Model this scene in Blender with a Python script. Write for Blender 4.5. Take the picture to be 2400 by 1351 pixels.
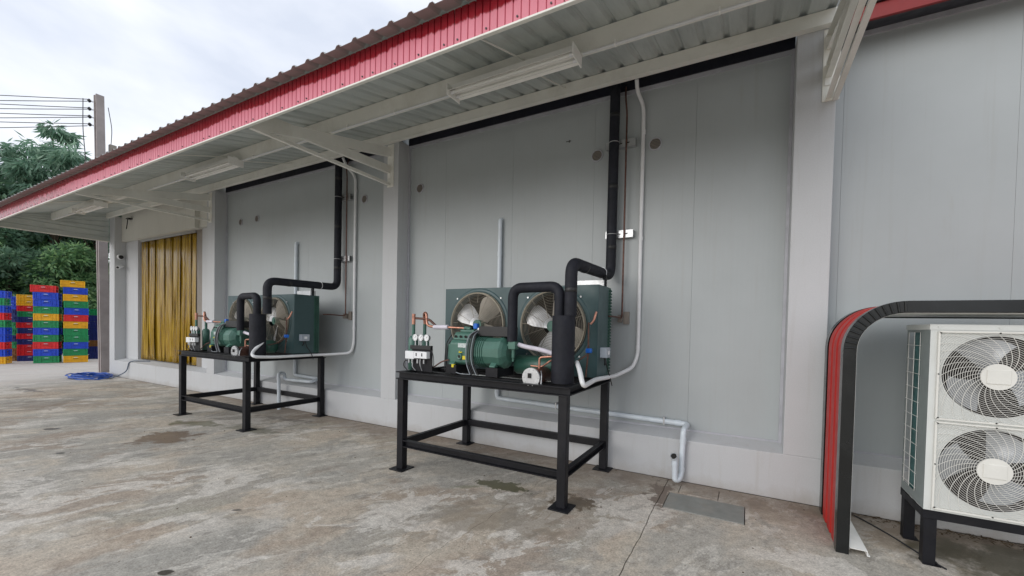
import bpy, math, random
from math import sin, cos, pi, radians, sqrt, atan2
from mathutils import Vector, Matrix
import numpy as np

random.seed(11)
rng = np.random.default_rng(7)
S = bpy.context.scene
for o in list(bpy.data.objects):
    bpy.data.objects.remove(o)

# ------------------------------------------------------------------ camera
cam = bpy.data.cameras.new('camera')
cam.sensor_width = 36.0
cam.lens = 14.212
cam.shift_x = -0.02286
cam.shift_y = 0.04711
cam.clip_start = 0.05
cam.clip_end = 900
co = bpy.data.objects.new('camera', cam)
S.collection.objects.link(co)
R_ = Vector((0.88601934, 0.46312189, 0.02208742))
U_ = Vector((-0.02918918, 0.00817261, 0.99954049))
F_ = Vector((-0.46272857, 0.88625692, -0.02075924))
m = Matrix((R_, U_, -F_)).transposed().to_4x4()
m.translation = Vector((0, -4.66486, 1.65))
co.matrix_world = m
S.camera = co

# ------------------------------------------------------------------ sky, sun, exposure
SUN_EL, SUN_AZ = radians(21), radians(203)
W = bpy.data.worlds.new('World')
S.world = W
W.use_nodes = True
wn, wl = W.node_tree.nodes, W.node_tree.links
wn.clear()
wo = wn.new('ShaderNodeOutputWorld')
bg = wn.new('ShaderNodeBackground')
sky = wn.new('ShaderNodeTexSky')
sky.sky_type = 'NISHITA'
sky.sun_disc = False
sky.sun_elevation = SUN_EL
sky.sun_rotation = SUN_AZ
sky.air_density = 1.0
sky.dust_density = 2.0
tc = wn.new('ShaderNodeTexCoord')
mp = wn.new('ShaderNodeMapping')
mp.inputs['Scale'].default_value = (1.0, 1.0, 2.4)
n1 = wn.new('ShaderNodeTexNoise')
n1.inputs['Scale'].default_value = 2.0
n1.inputs['Detail'].default_value = 7
n1.inputs['Roughness'].default_value = 0.5
n1.inputs['Distortion'].default_value = 0.3
cr = wn.new('ShaderNodeValToRGB')
cr.color_ramp.elements[0].position = 0.36
cr.color_ramp.elements[0].color = (3.9, 4.2, 4.85, 1)
cr.color_ramp.elements[1].position = 0.62
cr.color_ramp.elements[1].color = (6.1, 6.2, 6.4, 1)
mx = wn.new('ShaderNodeMix')
mx.data_type = 'RGBA'
mx.inputs[0].default_value = 0.93
wl.new(tc.outputs['Generated'], mp.inputs['Vector'])
wl.new(mp.outputs[0], n1.inputs['Vector'])
wl.new(n1.outputs['Fac'], cr.inputs['Fac'])
wl.new(sky.outputs[0], mx.inputs[6])
wl.new(cr.outputs['Color'], mx.inputs[7])
wl.new(mx.outputs[2], bg.inputs['Color'])
bg.inputs['Strength'].default_value = 0.119
wl.new(bg.outputs[0], wo.inputs['Surface'])

sl = bpy.data.lights.new('sun', 'SUN')
sl.energy = 0.60
sl.angle = radians(36)
sl.color = (1.0, 0.975, 0.94)
so = bpy.data.objects.new('sun', sl)
S.collection.objects.link(so)
# light comes from the azimuth of the sky's sun
sd = Vector((sin(SUN_AZ) * cos(SUN_EL), cos(SUN_AZ) * cos(SUN_EL), sin(SUN_EL)))
so.rotation_euler = (-sd).to_track_quat('-Z', 'Y').to_euler()

S.view_settings.view_transform = 'Standard'
S.view_settings.look = 'None'
S.view_settings.exposure = 0.76
S.view_settings.gamma = 1.0
S.view_settings.use_curve_mapping = False
S.render.engine = 'CYCLES'
S.cycles.max_bounces = 8
S.cycles.diffuse_bounces = 5

# ------------------------------------------------------------------ materials
class NT:
    """tiny helper round a material's node tree"""
    def __init__(s, name):
        s.m = bpy.data.materials.new(name)
        s.m.use_nodes = True
        s.n, s.l = s.m.node_tree.nodes, s.m.node_tree.links
        s.b = s.n['Principled BSDF']
    def geo(s):
        g = s.n.new('ShaderNodeNewGeometry')
        return g.outputs['Position']
    def map(s, vec, sc=(1, 1, 1), rot=(0, 0, 0)):
        q = s.n.new('ShaderNodeMapping')
        q.inputs['Scale'].default_value = sc
        q.inputs['Rotation'].default_value = rot
        s.l.new(vec, q.inputs['Vector'])
        return q.outputs[0]
    def noise(s, vec, scale, detail=4, rough=0.5, dist=0.0):
        q = s.n.new('ShaderNodeTexNoise')
        q.inputs['Scale'].default_value = scale
        q.inputs['Detail'].default_value = detail
        q.inputs['Roughness'].default_value = rough
        q.inputs['Distortion'].default_value = dist
        if vec is not None:
            s.l.new(vec, q.inputs['Vector'])
        return q.outputs['Fac']
    def ramp(s, fac, stops):
        q = s.n.new('ShaderNodeValToRGB')
        e = q.color_ramp.elements
        while len(e) < len(stops):
            e.new(0.5)
        for i, (p, c) in enumerate(stops):
            e[i].position = p
            if not hasattr(c, '__len__'):
                c = (c, c, c)
            e[i].color = (*c, 1)
        s.l.new(fac, q.inputs['Fac'])
        return q.outputs['Color']
    def mix(s, fac, a, b, mode='MIX'):
        q = s.n.new('ShaderNodeMix')
        q.data_type = 'RGBA'
        q.blend_type = mode
        for i, v in ((0, fac), (6, a), (7, b)):
            if hasattr(v, 'links') or hasattr(v, 'is_output'):
                s.l.new(v, q.inputs[i])
            elif i == 0:
                q.inputs[0].default_value = v
            else:
                q.inputs[i].default_value = (*v, 1)
        return q.outputs[2]
    def math(s, op, a, b=None, clamp=False):
        q = s.n.new('ShaderNodeMath')
        q.operation = op
        q.use_clamp = clamp
        for i, v in ((0, a), (1, b)):
            if v is None:
                continue
            if hasattr(v, 'is_output'):
                s.l.new(v, q.inputs[i])
            else:
                q.inputs[i].default_value = v
        return q.outputs[0]
    def bump(s, h, strength=0.3, dist=0.01):
        q = s.n.new('ShaderNodeBump')
        q.inputs['Strength'].default_value = strength
        q.inputs['Distance'].default_value = dist
        s.l.new(h, q.inputs['Height'])
        s.l.new(q.outputs[0], s.b.inputs['Normal'])
    def col(s, v):
        if hasattr(v, 'is_output'):
            s.l.new(v, s.b.inputs['Base Color'])
        else:
            s.b.inputs['Base Color'].default_value = (*v, 1)
    def rough(s, v):
        if hasattr(v, 'is_output'):
            s.l.new(v, s.b.inputs['Roughness'])
        else:
            s.b.inputs['Roughness'].default_value = v


def mat(name, c, rough=0.5, metal=0.0, var=0.12, scale=6.0, bump=0.0, bscale=60, dirt=None, dirt_amt=0.3, stretch=(1, 1, 1), spec=0.5):
    t = NT(name)
    p = t.map(t.geo(), stretch)
    f = t.noise(p, scale, 5, 0.6)
    lo = tuple(v * (1 - var) for v in c)
    hi = tuple(min(1, v * (1 + var)) for v in c)
    cc = t.ramp(f, [(0.3, lo), (0.7, hi)])
    if dirt:
        f2 = t.noise(p, scale * 0.6, 8, 0.7, 0.4)
        cc = t.mix(t.ramp(f2, [(0.5, 0.0), (0.75, dirt_amt)]), cc, dirt)
    t.col(cc)
    f3 = t.noise(p, scale * 3, 3)
    t.rough(t.ramp(f3, [(0.3, max(0.02, rough - 0.07)), (0.7, min(1, rough + 0.07))]))
    t.b.inputs['Metallic'].default_value = metal
    t.b.inputs['Specular IOR Level'].default_value = spec
    if bump:
        t.bump(t.noise(t.geo(), bscale, 4, 0.6), bump, 0.004)
    return t.m

M = {}
# ---- concrete yard
def concrete():
    t = NT('concrete')
    g = t.geo()
    rot = t.map(g, (1, 1, 1), (0, 0, radians(-62)))
    # broad regions: blue-grey, sand, pinkish beige
    big = t.noise(t.map(rot, (0.75, 1.0, 1)), 0.75, 7, 0.62, 0.3)
    c = t.ramp(big, [(0.34, (0.31, 0.30, 0.275)), (0.46, (0.365, 0.345, 0.31)), (0.54, (0.43, 0.385, 0.325)), (0.66, (0.40, 0.34, 0.28))])
    mid = t.noise(t.map(rot, (0.85, 1.1, 1)), 1.15, 14, 0.62, 0.45)
    c = t.mix(t.ramp(mid, [(0.515, 0.0), (0.545, 0.62)]), c, (0.275, 0.265, 0.245))
    br = t.noise(t.map(rot, (0.8, 1.0, 1)), 1.05, 10, 0.66, 0.3)
    c = t.mix(t.ramp(br, [(0.52, 0.0), (0.60, 0.65)]), c, (0.30, 0.24, 0.19))
    gre = t.noise(t.map(rot, (0.7, 1.0, 1)), 0.7, 5, 0.6, 0.2)
    c = t.mix(t.ramp(gre, [(0.58, 0.0), (0.72, 0.45)]), c, (0.30, 0.30, 0.24))
    # laitance: pale ragged flakes with islands
    fl = t.noise(t.map(rot, (0.72, 1.2, 1)), 2.0, 15, 0.64, 0.6)
    reg = t.noise(t.map(rot, (0.8, 1.0, 1)), 0.55, 4, 0.55)
    flm = t.math('MULTIPLY', t.ramp(fl, [(0.515, 0.0), (0.53, 1.0)]), t.ramp(reg, [(0.47, 0.0), (0.53, 1.0)]))
    c = t.mix(t.math('MULTIPLY', flm, 0.66), c, (0.56, 0.535, 0.50))
    fl2 = t.noise(t.map(rot, (0.65, 1.6, 1)), 3.0, 15, 0.68, 0.5)
    c = t.mix(t.math('MULTIPLY', t.ramp(fl2, [(0.575, 0.0), (0.595, 1.0)]), 0.5), c, (0.55, 0.53, 0.49))
    fl3 = t.noise(t.map(rot, (0.6, 1.6, 1)), 3.1, 13, 0.72, 0.1)
    c = t.mix(t.math('MULTIPLY', t.ramp(fl3, [(0.575, 0.0), (0.595, 1.0)]), 0.45), c, (0.20, 0.185, 0.165))
    # grit
    gr = t.noise(g, 70, 5, 0.8)
    c = t.mix(0.8, c, t.ramp(gr, [(0.32, 0.26), (0.5, 0.5), (0.68, 0.74)]), 'OVERLAY')
    gr2 = t.noise(g, 14, 7, 0.75)
    c = t.mix(0.65, c, t.ramp(gr2, [(0.32, 0.30), (0.5, 0.5), (0.68, 0.70)]), 'OVERLAY')
    c = t.mix(1.0, c, (1.14, 1.12, 1.08), 'MULTIPLY')
    pit = t.noise(g, 26, 2, 0.5)
    c = t.mix(t.ramp(pit, [(0.70, 0.0), (0.74, 0.55)]), c, (0.09, 0.08, 0.07))
    sp = t.n.new('ShaderNodeSeparateXYZ')
    t.l.new(g, sp.inputs[0])
    X, Y = sp.outputs[0], sp.outputs[1]
    # paler concrete towards the far yard, unshaded light beyond the canopy painted in
    far = t.math('ADD', t.math('MULTIPLY', t.math('ADD', X, 14.0), -0.28), t.math('MULTIPLY', Y, -0.10), True)
    c = t.mix(t.math('MULTIPLY', far, 0.72), c, (0.56, 0.53, 0.50))
    # damp brown edge along the foot of the wall
    ed = t.noise(g, 2.2, 8, 0.7, 0.6)
    e1 = t.math('ADD', t.math('MULTIPLY', t.math('ADD', Y, 0.75), 1.5), t.math('MULTIPLY', t.math('SUBTRACT', ed, 0.5), 3.0), True)
    nearm = t.math('MULTIPLY', t.math('ADD', X, 12.0), 0.5, True)
    c = t.mix(t.math('MULTIPLY', t.math('MULTIPLY', e1, nearm), 0.72), c, (0.215, 0.165, 0.125))
    wet = None
    def stain(cx, cy, rx, ry, ang, colr, amt, edge=0.10, ns=3.2, na=0.9):
        nonlocal c, wet
        vx = t.math('SUBTRACT', X, cx)
        vy = t.math('SUBTRACT', Y, cy)
        ca, sa = cos(ang), sin(ang)
        ux = t.math('DIVIDE', t.math('ADD', t.math('MULTIPLY', vx, ca), t.math('MULTIPLY', vy, sa)), rx)
        uy = t.math('DIVIDE', t.math('SUBTRACT', t.math('MULTIPLY', vy, ca), t.math('MULTIPLY', vx, sa)), ry)
        d = t.math('SQRT', t.math('ADD', t.math('MULTIPLY', ux, ux), t.math('MULTIPLY', uy, uy)))
        nn = t.noise(g, ns * 1.3, 10, 0.68, 0.3)
        d = t.math('ADD', d, t.math('MULTIPLY', t.math('SUBTRACT', nn, 0.5), na * 6.5))
        mk = t.ramp(d, [(1.0 - edge if edge < 1 else 0, 1.0), (1.0, 0.0)])
        mk = t.math('MULTIPLY', mk, amt)
        c = t.mix(mk, c, colr)
        wet = mk if wet is None else t.math('MAXIMUM', wet, mk)
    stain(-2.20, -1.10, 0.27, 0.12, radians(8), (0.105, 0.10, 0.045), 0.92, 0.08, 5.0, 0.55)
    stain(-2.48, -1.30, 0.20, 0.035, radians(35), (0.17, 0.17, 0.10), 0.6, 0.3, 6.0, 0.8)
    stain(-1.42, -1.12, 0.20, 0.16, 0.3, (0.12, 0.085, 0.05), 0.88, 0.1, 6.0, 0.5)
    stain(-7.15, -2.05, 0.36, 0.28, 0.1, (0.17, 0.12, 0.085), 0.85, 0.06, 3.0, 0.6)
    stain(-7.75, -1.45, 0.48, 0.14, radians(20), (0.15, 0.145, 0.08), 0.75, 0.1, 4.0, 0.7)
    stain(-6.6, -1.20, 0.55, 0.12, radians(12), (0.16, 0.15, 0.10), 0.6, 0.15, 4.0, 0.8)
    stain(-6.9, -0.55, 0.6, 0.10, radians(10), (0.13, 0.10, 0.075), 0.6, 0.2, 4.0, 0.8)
    stain(-3.31, -3.45, 0.045, 0.028, 0.6, (0.05, 0.045, 0.035), 0.95, 0.1, 9, 0.5)
    stain(-9.07, -2.70, 0.14, 0.06, 0.4, (0.09, 0.085, 0.08), 0.85, 0.2, 6, 0.5)
    stain(-7.35, -3.0, 0.10, 0.04, 0.3, (0.10, 0.095, 0.085), 0.8, 0.2, 6, 0.5)
    stain(-3.9, -2.75, 0.05, 0.03, 0.3, (0.09, 0.085, 0.08), 0.8, 0.2, 6, 0.5)
    stain(-11.6, -2.35, 0.9, 0.5, 0.2, (0.20, 0.16, 0.12), 0.55, 0.35, 1.6, 0.9)
    stain(-14.2, -1.9, 0.7, 0.10, 0.1, (0.12, 0.11, 0.10), 0.75, 0.2, 3, 0.8)
    stain(-1.9, -1.8, 0.62, 0.34, radians(38), (0.245, 0.205, 0.155), 0.55, 0.3, 2.4, 0.8)
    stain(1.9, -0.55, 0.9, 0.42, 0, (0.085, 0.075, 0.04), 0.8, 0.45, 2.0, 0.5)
    stain(1.70, -1.05, 0.26, 0.14, radians(-15), (0.30, 0.155, 0.055), 0.6, 0.5, 3.0, 0.5)
    stain(-0.72, -0.42, 0.13, 0.30, 0, (0.115, 0.075, 0.05), 0.85, 0.3, 5.0, 0.8)
    t.col(c)
    rr = t.ramp(mid, [(0.4, 0.62), (0.6, 0.9)])
    t.rough(t.mix(wet, rr, (0.33, 0.33, 0.33)))
    h = t.math('ADD', t.math('MULTIPLY', gr, 0.5), t.math('ADD', t.math('MULTIPLY', fl, 0.6), t.math('MULTIPLY', gr2, 0.4)))
    t.bump(h, 0.35, 0.006)
    return t.m
M['concrete'] = concrete()

def dirtground():
    t = NT('ground_soil')
    g = t.geo()
    a = t.noise(g, 0.6, 7, 0.65)
    t.col(t.ramp(a, [(0.35, (0.07, 0.085, 0.035)), (0.6, (0.16, 0.13, 0.09))]))
    t.rough(0.95)
    t.bump(t.noise(g, 12, 6, 0.7), 0.6, 0.05)
    return t.m
M['soil'] = dirtground()

def painted_wall(name, c, streak=0.3, scuff=(0.34, 0.31, 0.26), foot=0.0):
    t = NT(name)
    g = t.geo()
    a = t.noise(g, 1.3, 6, 0.6)
    cc = t.ramp(a, [(0.3, tuple(v * 0.93 for v in c)), (0.7, c)])
    st = t.noise(t.map(g, (5, 5, 0.35)), 2.4, 6, 0.6, 0.3)
    cc = t.mix(t.ramp(st, [(0.55, 0.0), (0.8, streak)]), cc, scuff)
    if foot:
        sp = t.n.new('ShaderNodeSeparateXYZ')
        t.l.new(g, sp.inputs[0])
        nn = t.noise(g, 3.0, 8, 0.7, 0.4)
        f = t.math('SUBTRACT', t.math('ADD', t.math('MULTIPLY', nn, 0.9), -0.12), t.math('MULTIPLY', sp.outputs[2], 2.6), True)
        cc = t.mix(t.math('MULTIPLY', f, foot), cc, (0.27, 0.225, 0.17))
        sc = t.noise(g, 9.0, 8, 0.75, 0.2)
        cc = t.mix(t.ramp(sc, [(0.66, 0.0), (0.74, 0.35)]), cc, (0.38, 0.35, 0.30))
    gr = t.noise(g, 90, 3, 0.7)
    cc = t.mix(0.12, cc, t.ramp(gr, [(0.3, 0.3), (0.7, 0.7)]), 'OVERLAY')
    t.col(cc)
    t.rough(0.75)
    t.bump(t.noise(g, 70, 4, 0.65), 0.25, 0.003)
    return t.m
M['plaster'] = painted_wall('painted_plaster', (0.535, 0.545, 0.555), 0.28, foot=1.0)
M['plaster2'] = painted_wall('painted_lintel', (0.62, 0.61, 0.55), 0.2)

def panel_mat():
    t = NT('sandwich_panel')
    g = t.geo()
    a = t.noise(g, 0.7, 5, 0.6)
    cc = t.ramp(a, [(0.3, (0.372, 0.400, 0.405)), (0.7, (0.418, 0.448, 0.454))])
    st = t.noise(t.map(g, (9, 9, 0.25)), 2.0, 5, 0.6, 0.2)
    cc = t.mix(t.ramp(st, [(0.57, 0.0), (0.78, 0.28)]), cc, (0.33, 0.325, 0.295))
    dr = t.noise(t.map(g, (3.0, 3.0, 0.7)), 1.4, 8, 0.7, 0.3)
    cc = t.mix(t.ramp(dr, [(0.62, 0.0), (0.78, 0.25)]), cc, (0.32, 0.29, 0.235))
    t.col(cc)
    t.rough(0.42)
    wv = t.n.new('ShaderNodeTexWave')
    wv.wave_type = 'BANDS'
    wv.bands_direction = 'X'
    wv.inputs['Scale'].default_value = 6.5
    wv.inputs['Distortion'].default_value = 0.0
    t.l.new(g, wv.inputs['Vector'])
    h = t.math('ADD', t.math('MULTIPLY', wv.outputs['Fac'], 0.12), t.math('MULTIPLY', t.noise(g, 1.5, 3), 1.0))
    t.bump(h, 0.12, 0.02)
    return t.m
M['panel'] = panel_mat()
M['trim'] = mat('grey_trim', (0.42, 0.425, 0.46), 0.45)
M['joint'] = mat('joint_dirt', (0.10, 0.08, 0.06), 0.9)
M['seal'] = mat('dark_joint_seal', (0.10, 0.10, 0.10), 0.8)  # dark grey backing and sealant seen in the panel joints
M['beam_black'] = mat('black_flashing', (0.012, 0.013, 0.022), 0.45, 0, 0.3, 3)
M['beige_steel'] = mat('cream_painted_steel', (0.82, 0.81, 0.75), 0.5, 0, 0.06, 2.5, dirt=(0.42, 0.37, 0.28), dirt_amt=0.35)
M['white_steel'] = mat('white_painted_steel', (0.88, 0.87, 0.83), 0.42, 0, 0.05, 4, dirt=(0.40, 0.36, 0.28), dirt_amt=0.3)

def fascia_mat():
    t = NT('red_fascia')
    g = t.geo()
    a = t.noise(t.map(g, (3, 3, 0.6)), 2.5, 5, 0.6)
    dry = t.ramp(a, [(0.3, (0.60, 0.15, 0.205)), (0.7, (0.70, 0.20, 0.265))])
    sp = t.n.new('ShaderNodeSeparateXYZ')
    t.l.new(g, sp.inputs[0])
    X, Z = sp.outputs[0], sp.outputs[2]
    n1 = t.noise(t.map(g, (1, 0.0, 0.0)), 0.9, 3, 0.5)
    n2 = t.noise(t.map(g, (1, 0.0, 0.15)), 16.0, 5, 0.8)
    edge = t.math('ADD', 3.905, t.math('ADD', t.math('MULTIPLY', n1, 0.14), t.math('MULTIPLY', n2, 0.10)))
    k = t.math('MULTIPLY', t.math('SUBTRACT', Z, edge), 60.0, True)
    nl = t.noise(t.map(g, (1, 0, 0.3)), 22.0, 4, 0.7)
    left = t.math('MULTIPLY', t.math('ADD', X, 10.0), -0.5, True)
    k = t.math('MAXIMUM', k, t.math('MULTIPLY', left, t.ramp(nl, [(0.50, 1.0), (0.58, 0.0)])))
    cc = t.mix(k, dry, (0.27, 0.012, 0.022))
    t.col(cc)
    t.rough(t.mix(k, (0.38, 0.38, 0.38), (0.16, 0.16, 0.16)))
    return t.m
M['fascia'] = fascia_mat()

def roof_mat(name, c1, c2, rough, metal):
    t = NT(name)
    g = t.geo()
    a = t.noise(t.map(g, (2.5, 0.5, 1)), 1.3, 7, 0.65, 0.3)
    cc = t.ramp(a, [(0.35, c1), (0.65, c2)])
    st = t.noise(t.map(g, (6, 0.7, 1)), 1.7, 7, 0.7)
    cc = t.mix(t.ramp(st, [(0.5, 0), (0.75, 0.5)]), cc, tuple(v * 0.62 for v in c1))
    # darker grey-brown tone on the part of each sheet that hangs past the fascia
    sp = t.n.new('ShaderNodeSeparateXYZ')
    t.l.new(g, sp.inputs[0])
    k = t.math('MULTIPLY', t.math('SUBTRACT', -2.11, sp.outputs[1]), 80, True)
    cc = t.mix(t.math('MULTIPLY', k, 0.85), cc, (0.27, 0.265, 0.255))
    t.col(cc)
    t.rough(rough)
    t.b.inputs['Metallic'].default_value = metal
    return t.m
M['roof'] = roof_mat('galvanised_roof_sheet', (0.46, 0.50, 0.485), (0.60, 0.64, 0.62), 0.5, 0.1)

M['stand'] = mat('black_painted_steel', (0.007, 0.0072, 0.010), 0.5, 0, 0.35, 5, 0.1, 60, dirt=(0.03, 0.028, 0.026), dirt_amt=0.4, spec=0.3)
M['rubber'] = mat('black_pipe_insulation', (0.011, 0.012, 0.018), 0.68, 0, 0.25, 8, 0.15, 90, spec=0.35)
M['rubber2'] = mat('black_cable', (0.012, 0.012, 0.013), 0.45)
M['greycable'] = mat('grey_cable', (0.22, 0.24, 0.26), 0.45)
M['teal'] = mat('dark_green_casing', (0.040, 0.080, 0.084), 0.38, 0, 0.12, 3)
M['green'] = mat('green_cast_metal', (0.062, 0.155, 0.120), 0.38, 0, 0.12, 10, 0.12, 70)
M['dkgreen'] = mat('dark_green_tank', (0.030, 0.095, 0.070), 0.4, 0, 0.15, 8)
M['copper'] = mat('copper_pipe', (0.50, 0.25, 0.18), 0.38, 0.8, 0.3, 25)
M['oldcopper'] = mat('tarnished_copper', (0.13, 0.065, 0.05), 0.5, 0.5, 0.4, 20)
M['alu'] = mat('sky_lit_blade', (0.88, 0.88, 0.88), 0.34, 0.35, 0.12, 8)  # pale blade copy, sky reflection painted into the colour
M['alu_unlit'] = mat('unlit_blade', (0.50, 0.46, 0.40), 0.42, 0.3, 0.1, 8)  # same blades where no sky reflection is painted in
M['wire'] = mat('guard_wire', (0.28, 0.25, 0.20), 0.4, 0.5, 0.2, 30)
M['ringmetal'] = mat('fan_ring_metal', (0.40, 0.37, 0.29), 0.4, 0.5, 0.2, 10)
M['dark'] = mat('dark_interior', (0.012, 0.011, 0.010), 0.7)
M['fin'] = mat('coil_fin', (0.022, 0.018, 0.016), 0.55, 0.3, 0.3, 20)
M['galv'] = mat('galvanised_steel', (0.55, 0.56, 0.57), 0.35, 0.7, 0.12, 12)
M['white_plastic'] = mat('white_plastic', (0.78, 0.79, 0.80), 0.35, 0, 0.04, 8)
M['conduit'] = mat('white_conduit', (0.72, 0.73, 0.74), 0.38, 0, 0.05, 8, dirt=(0.5, 0.48, 0.44), dirt_amt=0.3)
M['pvc'] = mat('pale_blue_pvc', (0.65, 0.71, 0.76), 0.35, 0, 0.06, 8, dirt=(0.45, 0.47, 0.46), dirt_amt=0.35)
M['mauve_foam'] = mat('pale_foam_insulation', (0.66, 0.63, 0.70), 0.6)
M['blue'] = mat('blue_plastic', (0.01, 0.13, 0.55), 0.35)
M['yellow'] = mat('yellow_plastic', (0.75, 0.62, 0.03), 0.4)
M['greybox'] = mat('grey_plastic_box', (0.36, 0.40, 0.45), 0.4)
M['ac'] = mat('off_white_cabinet', (0.66, 0.68, 0.66), 0.36, 0, 0.04, 3, dirt=(0.45, 0.44, 0.40), dirt_amt=0.25)
M['acside'] = mat('grey_cabinet_side', (0.25, 0.285, 0.28), 0.4, 0, 0.06, 4)
M['acgrille'] = mat('cream_grille', (0.72, 0.71, 0.66), 0.4, 0, 0.04, 6)
M['tealfin'] = mat('teal_coil_fin', (0.03, 0.13, 0.13), 0.4, 0.2, 0.35, 14)
M['acblade'] = mat('translucent_grey_blade', (0.42, 0.44, 0.46), 0.22, 0.1, 0.06, 6)
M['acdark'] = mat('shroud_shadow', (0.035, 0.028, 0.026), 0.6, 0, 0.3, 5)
M['red'] = mat('red_ribbed_sheet', (0.44, 0.018, 0.014), 0.55, 0, 0.1, 3)
M['shaded_red'] = mat('shaded_red_sheet', (0.22, 0.014, 0.014), 0.5)  # darker copy of the red sheet, eave shade put into its colour
M['redlight'] = mat('rib_edge_highlight', (0.50, 0.05, 0.03), 0.35)
M['black_gloss'] = mat('glossy_black_sheet', (0.008, 0.009, 0.009), 0.22, 0, 0.3, 3)
M['greysheet'] = mat('grey_sheet', (0.16, 0.15, 0.15), 0.4)
M['pole'] = mat('concrete_pole', (0.32, 0.28, 0.27), 0.8, 0, 0.15, 3, 0.3, 30)
M['cable'] = mat('power_cable', (0.03, 0.03, 0.035), 0.5)
M['bark'] = mat('bark', (0.10, 0.075, 0.05), 0.9, 0, 0.3, 5, 0.5, 20)
M['lid'] = mat('grey_concrete_lid', (0.24, 0.245, 0.225), 0.8, 0, 0.14, 7, 0.4, 50, dirt=(0.34, 0.30, 0.25), dirt_amt=0.5)
M['hose'] = mat('blue_hose', (0.012, 0.085, 0.42), 0.35)
M['greyhose'] = mat('grey_hose', (0.10, 0.13, 0.18), 0.4)
M['door_frame'] = mat('brown_grey_frame', (0.24, 0.21, 0.18), 0.5, 0, 0.1, 4)
M['room'] = mat('lit_room_backing', (0.40, 0.33, 0.16), 0.8)  # brightness of the lit interior behind the curtain put into the colour
M['cr_yellow'] = mat('yellow_crate', (0.85, 0.47, 0.008), 0.4, 0, 0.1, 6)
M['cr_blue'] = mat('blue_crate', (0.010, 0.075, 0.62), 0.4, 0, 0.14, 6)
M['cr_red'] = mat('red_crate', (0.74, 0.02, 0.025), 0.4, 0, 0.12, 6)
M['cr_green'] = mat('green_crate', (0.010, 0.30, 0.10), 0.4, 0, 0.14, 6)
M['cr_brown'] = mat('brown_crate', (0.26, 0.12, 0.03), 0.5, 0, 0.14, 6)
M['cr_navy'] = mat('navy_crate', (0.015, 0.03, 0.20), 0.45, 0, 0.14, 6)
M['crate_print'] = mat('crate_print', (0.55, 0.60, 0.68), 0.5)
M['debris'] = mat('dry_leaf_litter', (0.10, 0.07, 0.04), 0.9, 0, 0.4, 20)

def dial_mat():
    t = NT('gauge_dial')
    t.col((0.85, 0.86, 0.86))
    t.rough(0.25)
    return t.m
M['dial'] = dial_mat()

def plate_mat():
    t = NT('nameplate_print')
    g = t.geo()
    wv = t.n.new('ShaderNodeTexWave')
    wv.bands_direction = 'Z'
    wv.inputs['Scale'].default_value = 40
    t.l.new(g, wv.inputs['Vector'])
    nz = t.noise(t.map(g, (60, 60, 200)), 1.0, 2)
    f = t.math('MULTIPLY', t.ramp(wv.outputs['Fac'], [(0.5, 0.0), (0.6, 1.0)]), t.ramp(nz, [(0.45, 0.0), (0.5, 1.0)]))
    t.col(t.mix(t.math('MULTIPLY', f, 0.7), (0.62, 0.68, 0.66), (0.08, 0.12, 0.12)))
    t.rough(0.4)
    return t.m
M['plate'] = plate_mat()

def tube_mat():
    t = NT('lamp_tube_glass')
    t.col((0.80, 0.80, 0.76))
    t.rough(0.18)
    return t.m
M['tube'] = tube_mat()

def curtain_mat():
    t = NT('amber_pvc_strip')
    g = t.geo()
    a = t.noise(t.map(g, (7, 7, 0.5)), 1.6, 6, 0.6, 0.4)
    cc = t.ramp(a, [(0.32, (0.23, 0.13, 0.008)), (0.5, (0.42, 0.25, 0.013)), (0.68, (0.62, 0.41, 0.04))])
    t.col(cc)
    t.rough(0.13)
    t.b.inputs['Transmission Weight'].default_value = 0.25
    t.b.inputs['IOR'].default_value = 1.45
    nb = t.noise(t.map(g, (9, 9, 0.8)), 2.0, 5, 0.6, 0.6)
    t.bump(nb, 0.5, 0.04)
    return t.m
M['curtain'] = curtain_mat()

def leaf_mat(name, c1, c2, c3):
    t = NT(name)
    g = t.n.new('ShaderNodeNewGeometry')
    cc = t.ramp(g.outputs['Random Per Island'], [(0.0, c1), (0.55, c2), (1.0, c3)])
    big = t.noise(g.outputs['Position'], 0.55, 4, 0.6)
    cc = t.mix(0.5, cc, t.ramp(big, [(0.3, 0.32), (0.7, 0.68)]), 'OVERLAY')
    t.col(cc)
    t.rough(0.5)
    tr = t.n.new('ShaderNodeBsdfTranslucent')
    t.l.new(cc, tr.inputs['Color'])
    ms = t.n.new('ShaderNodeMixShader')
    ms.inputs[0].default_value = 0.40
    t.l.new(t.b.outputs[0], ms.inputs[1])
    t.l.new(tr.outputs[0], ms.inputs[2])
    t.l.new(ms.outputs[0], t.n['Material Output'].inputs['Surface'])
    return t.m
M['leaf_a'] = leaf_mat('leaf_blue_green', (0.10, 0.20, 0.14), (0.19, 0.33, 0.23), (0.30, 0.45, 0.32))  # leaf colours lifted on all three, distance haze painted into them
M['leaf_b'] = leaf_mat('leaf_mid_green', (0.07, 0.16, 0.07), (0.15, 0.29, 0.12), (0.30, 0.46, 0.20))
M['leaf_c'] = leaf_mat('leaf_dark_green', (0.07, 0.14, 0.09), (0.13, 0.24, 0.15), (0.23, 0.37, 0.22))

# ------------------------------------------------------------------ mesh building
COL = S.collection

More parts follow.
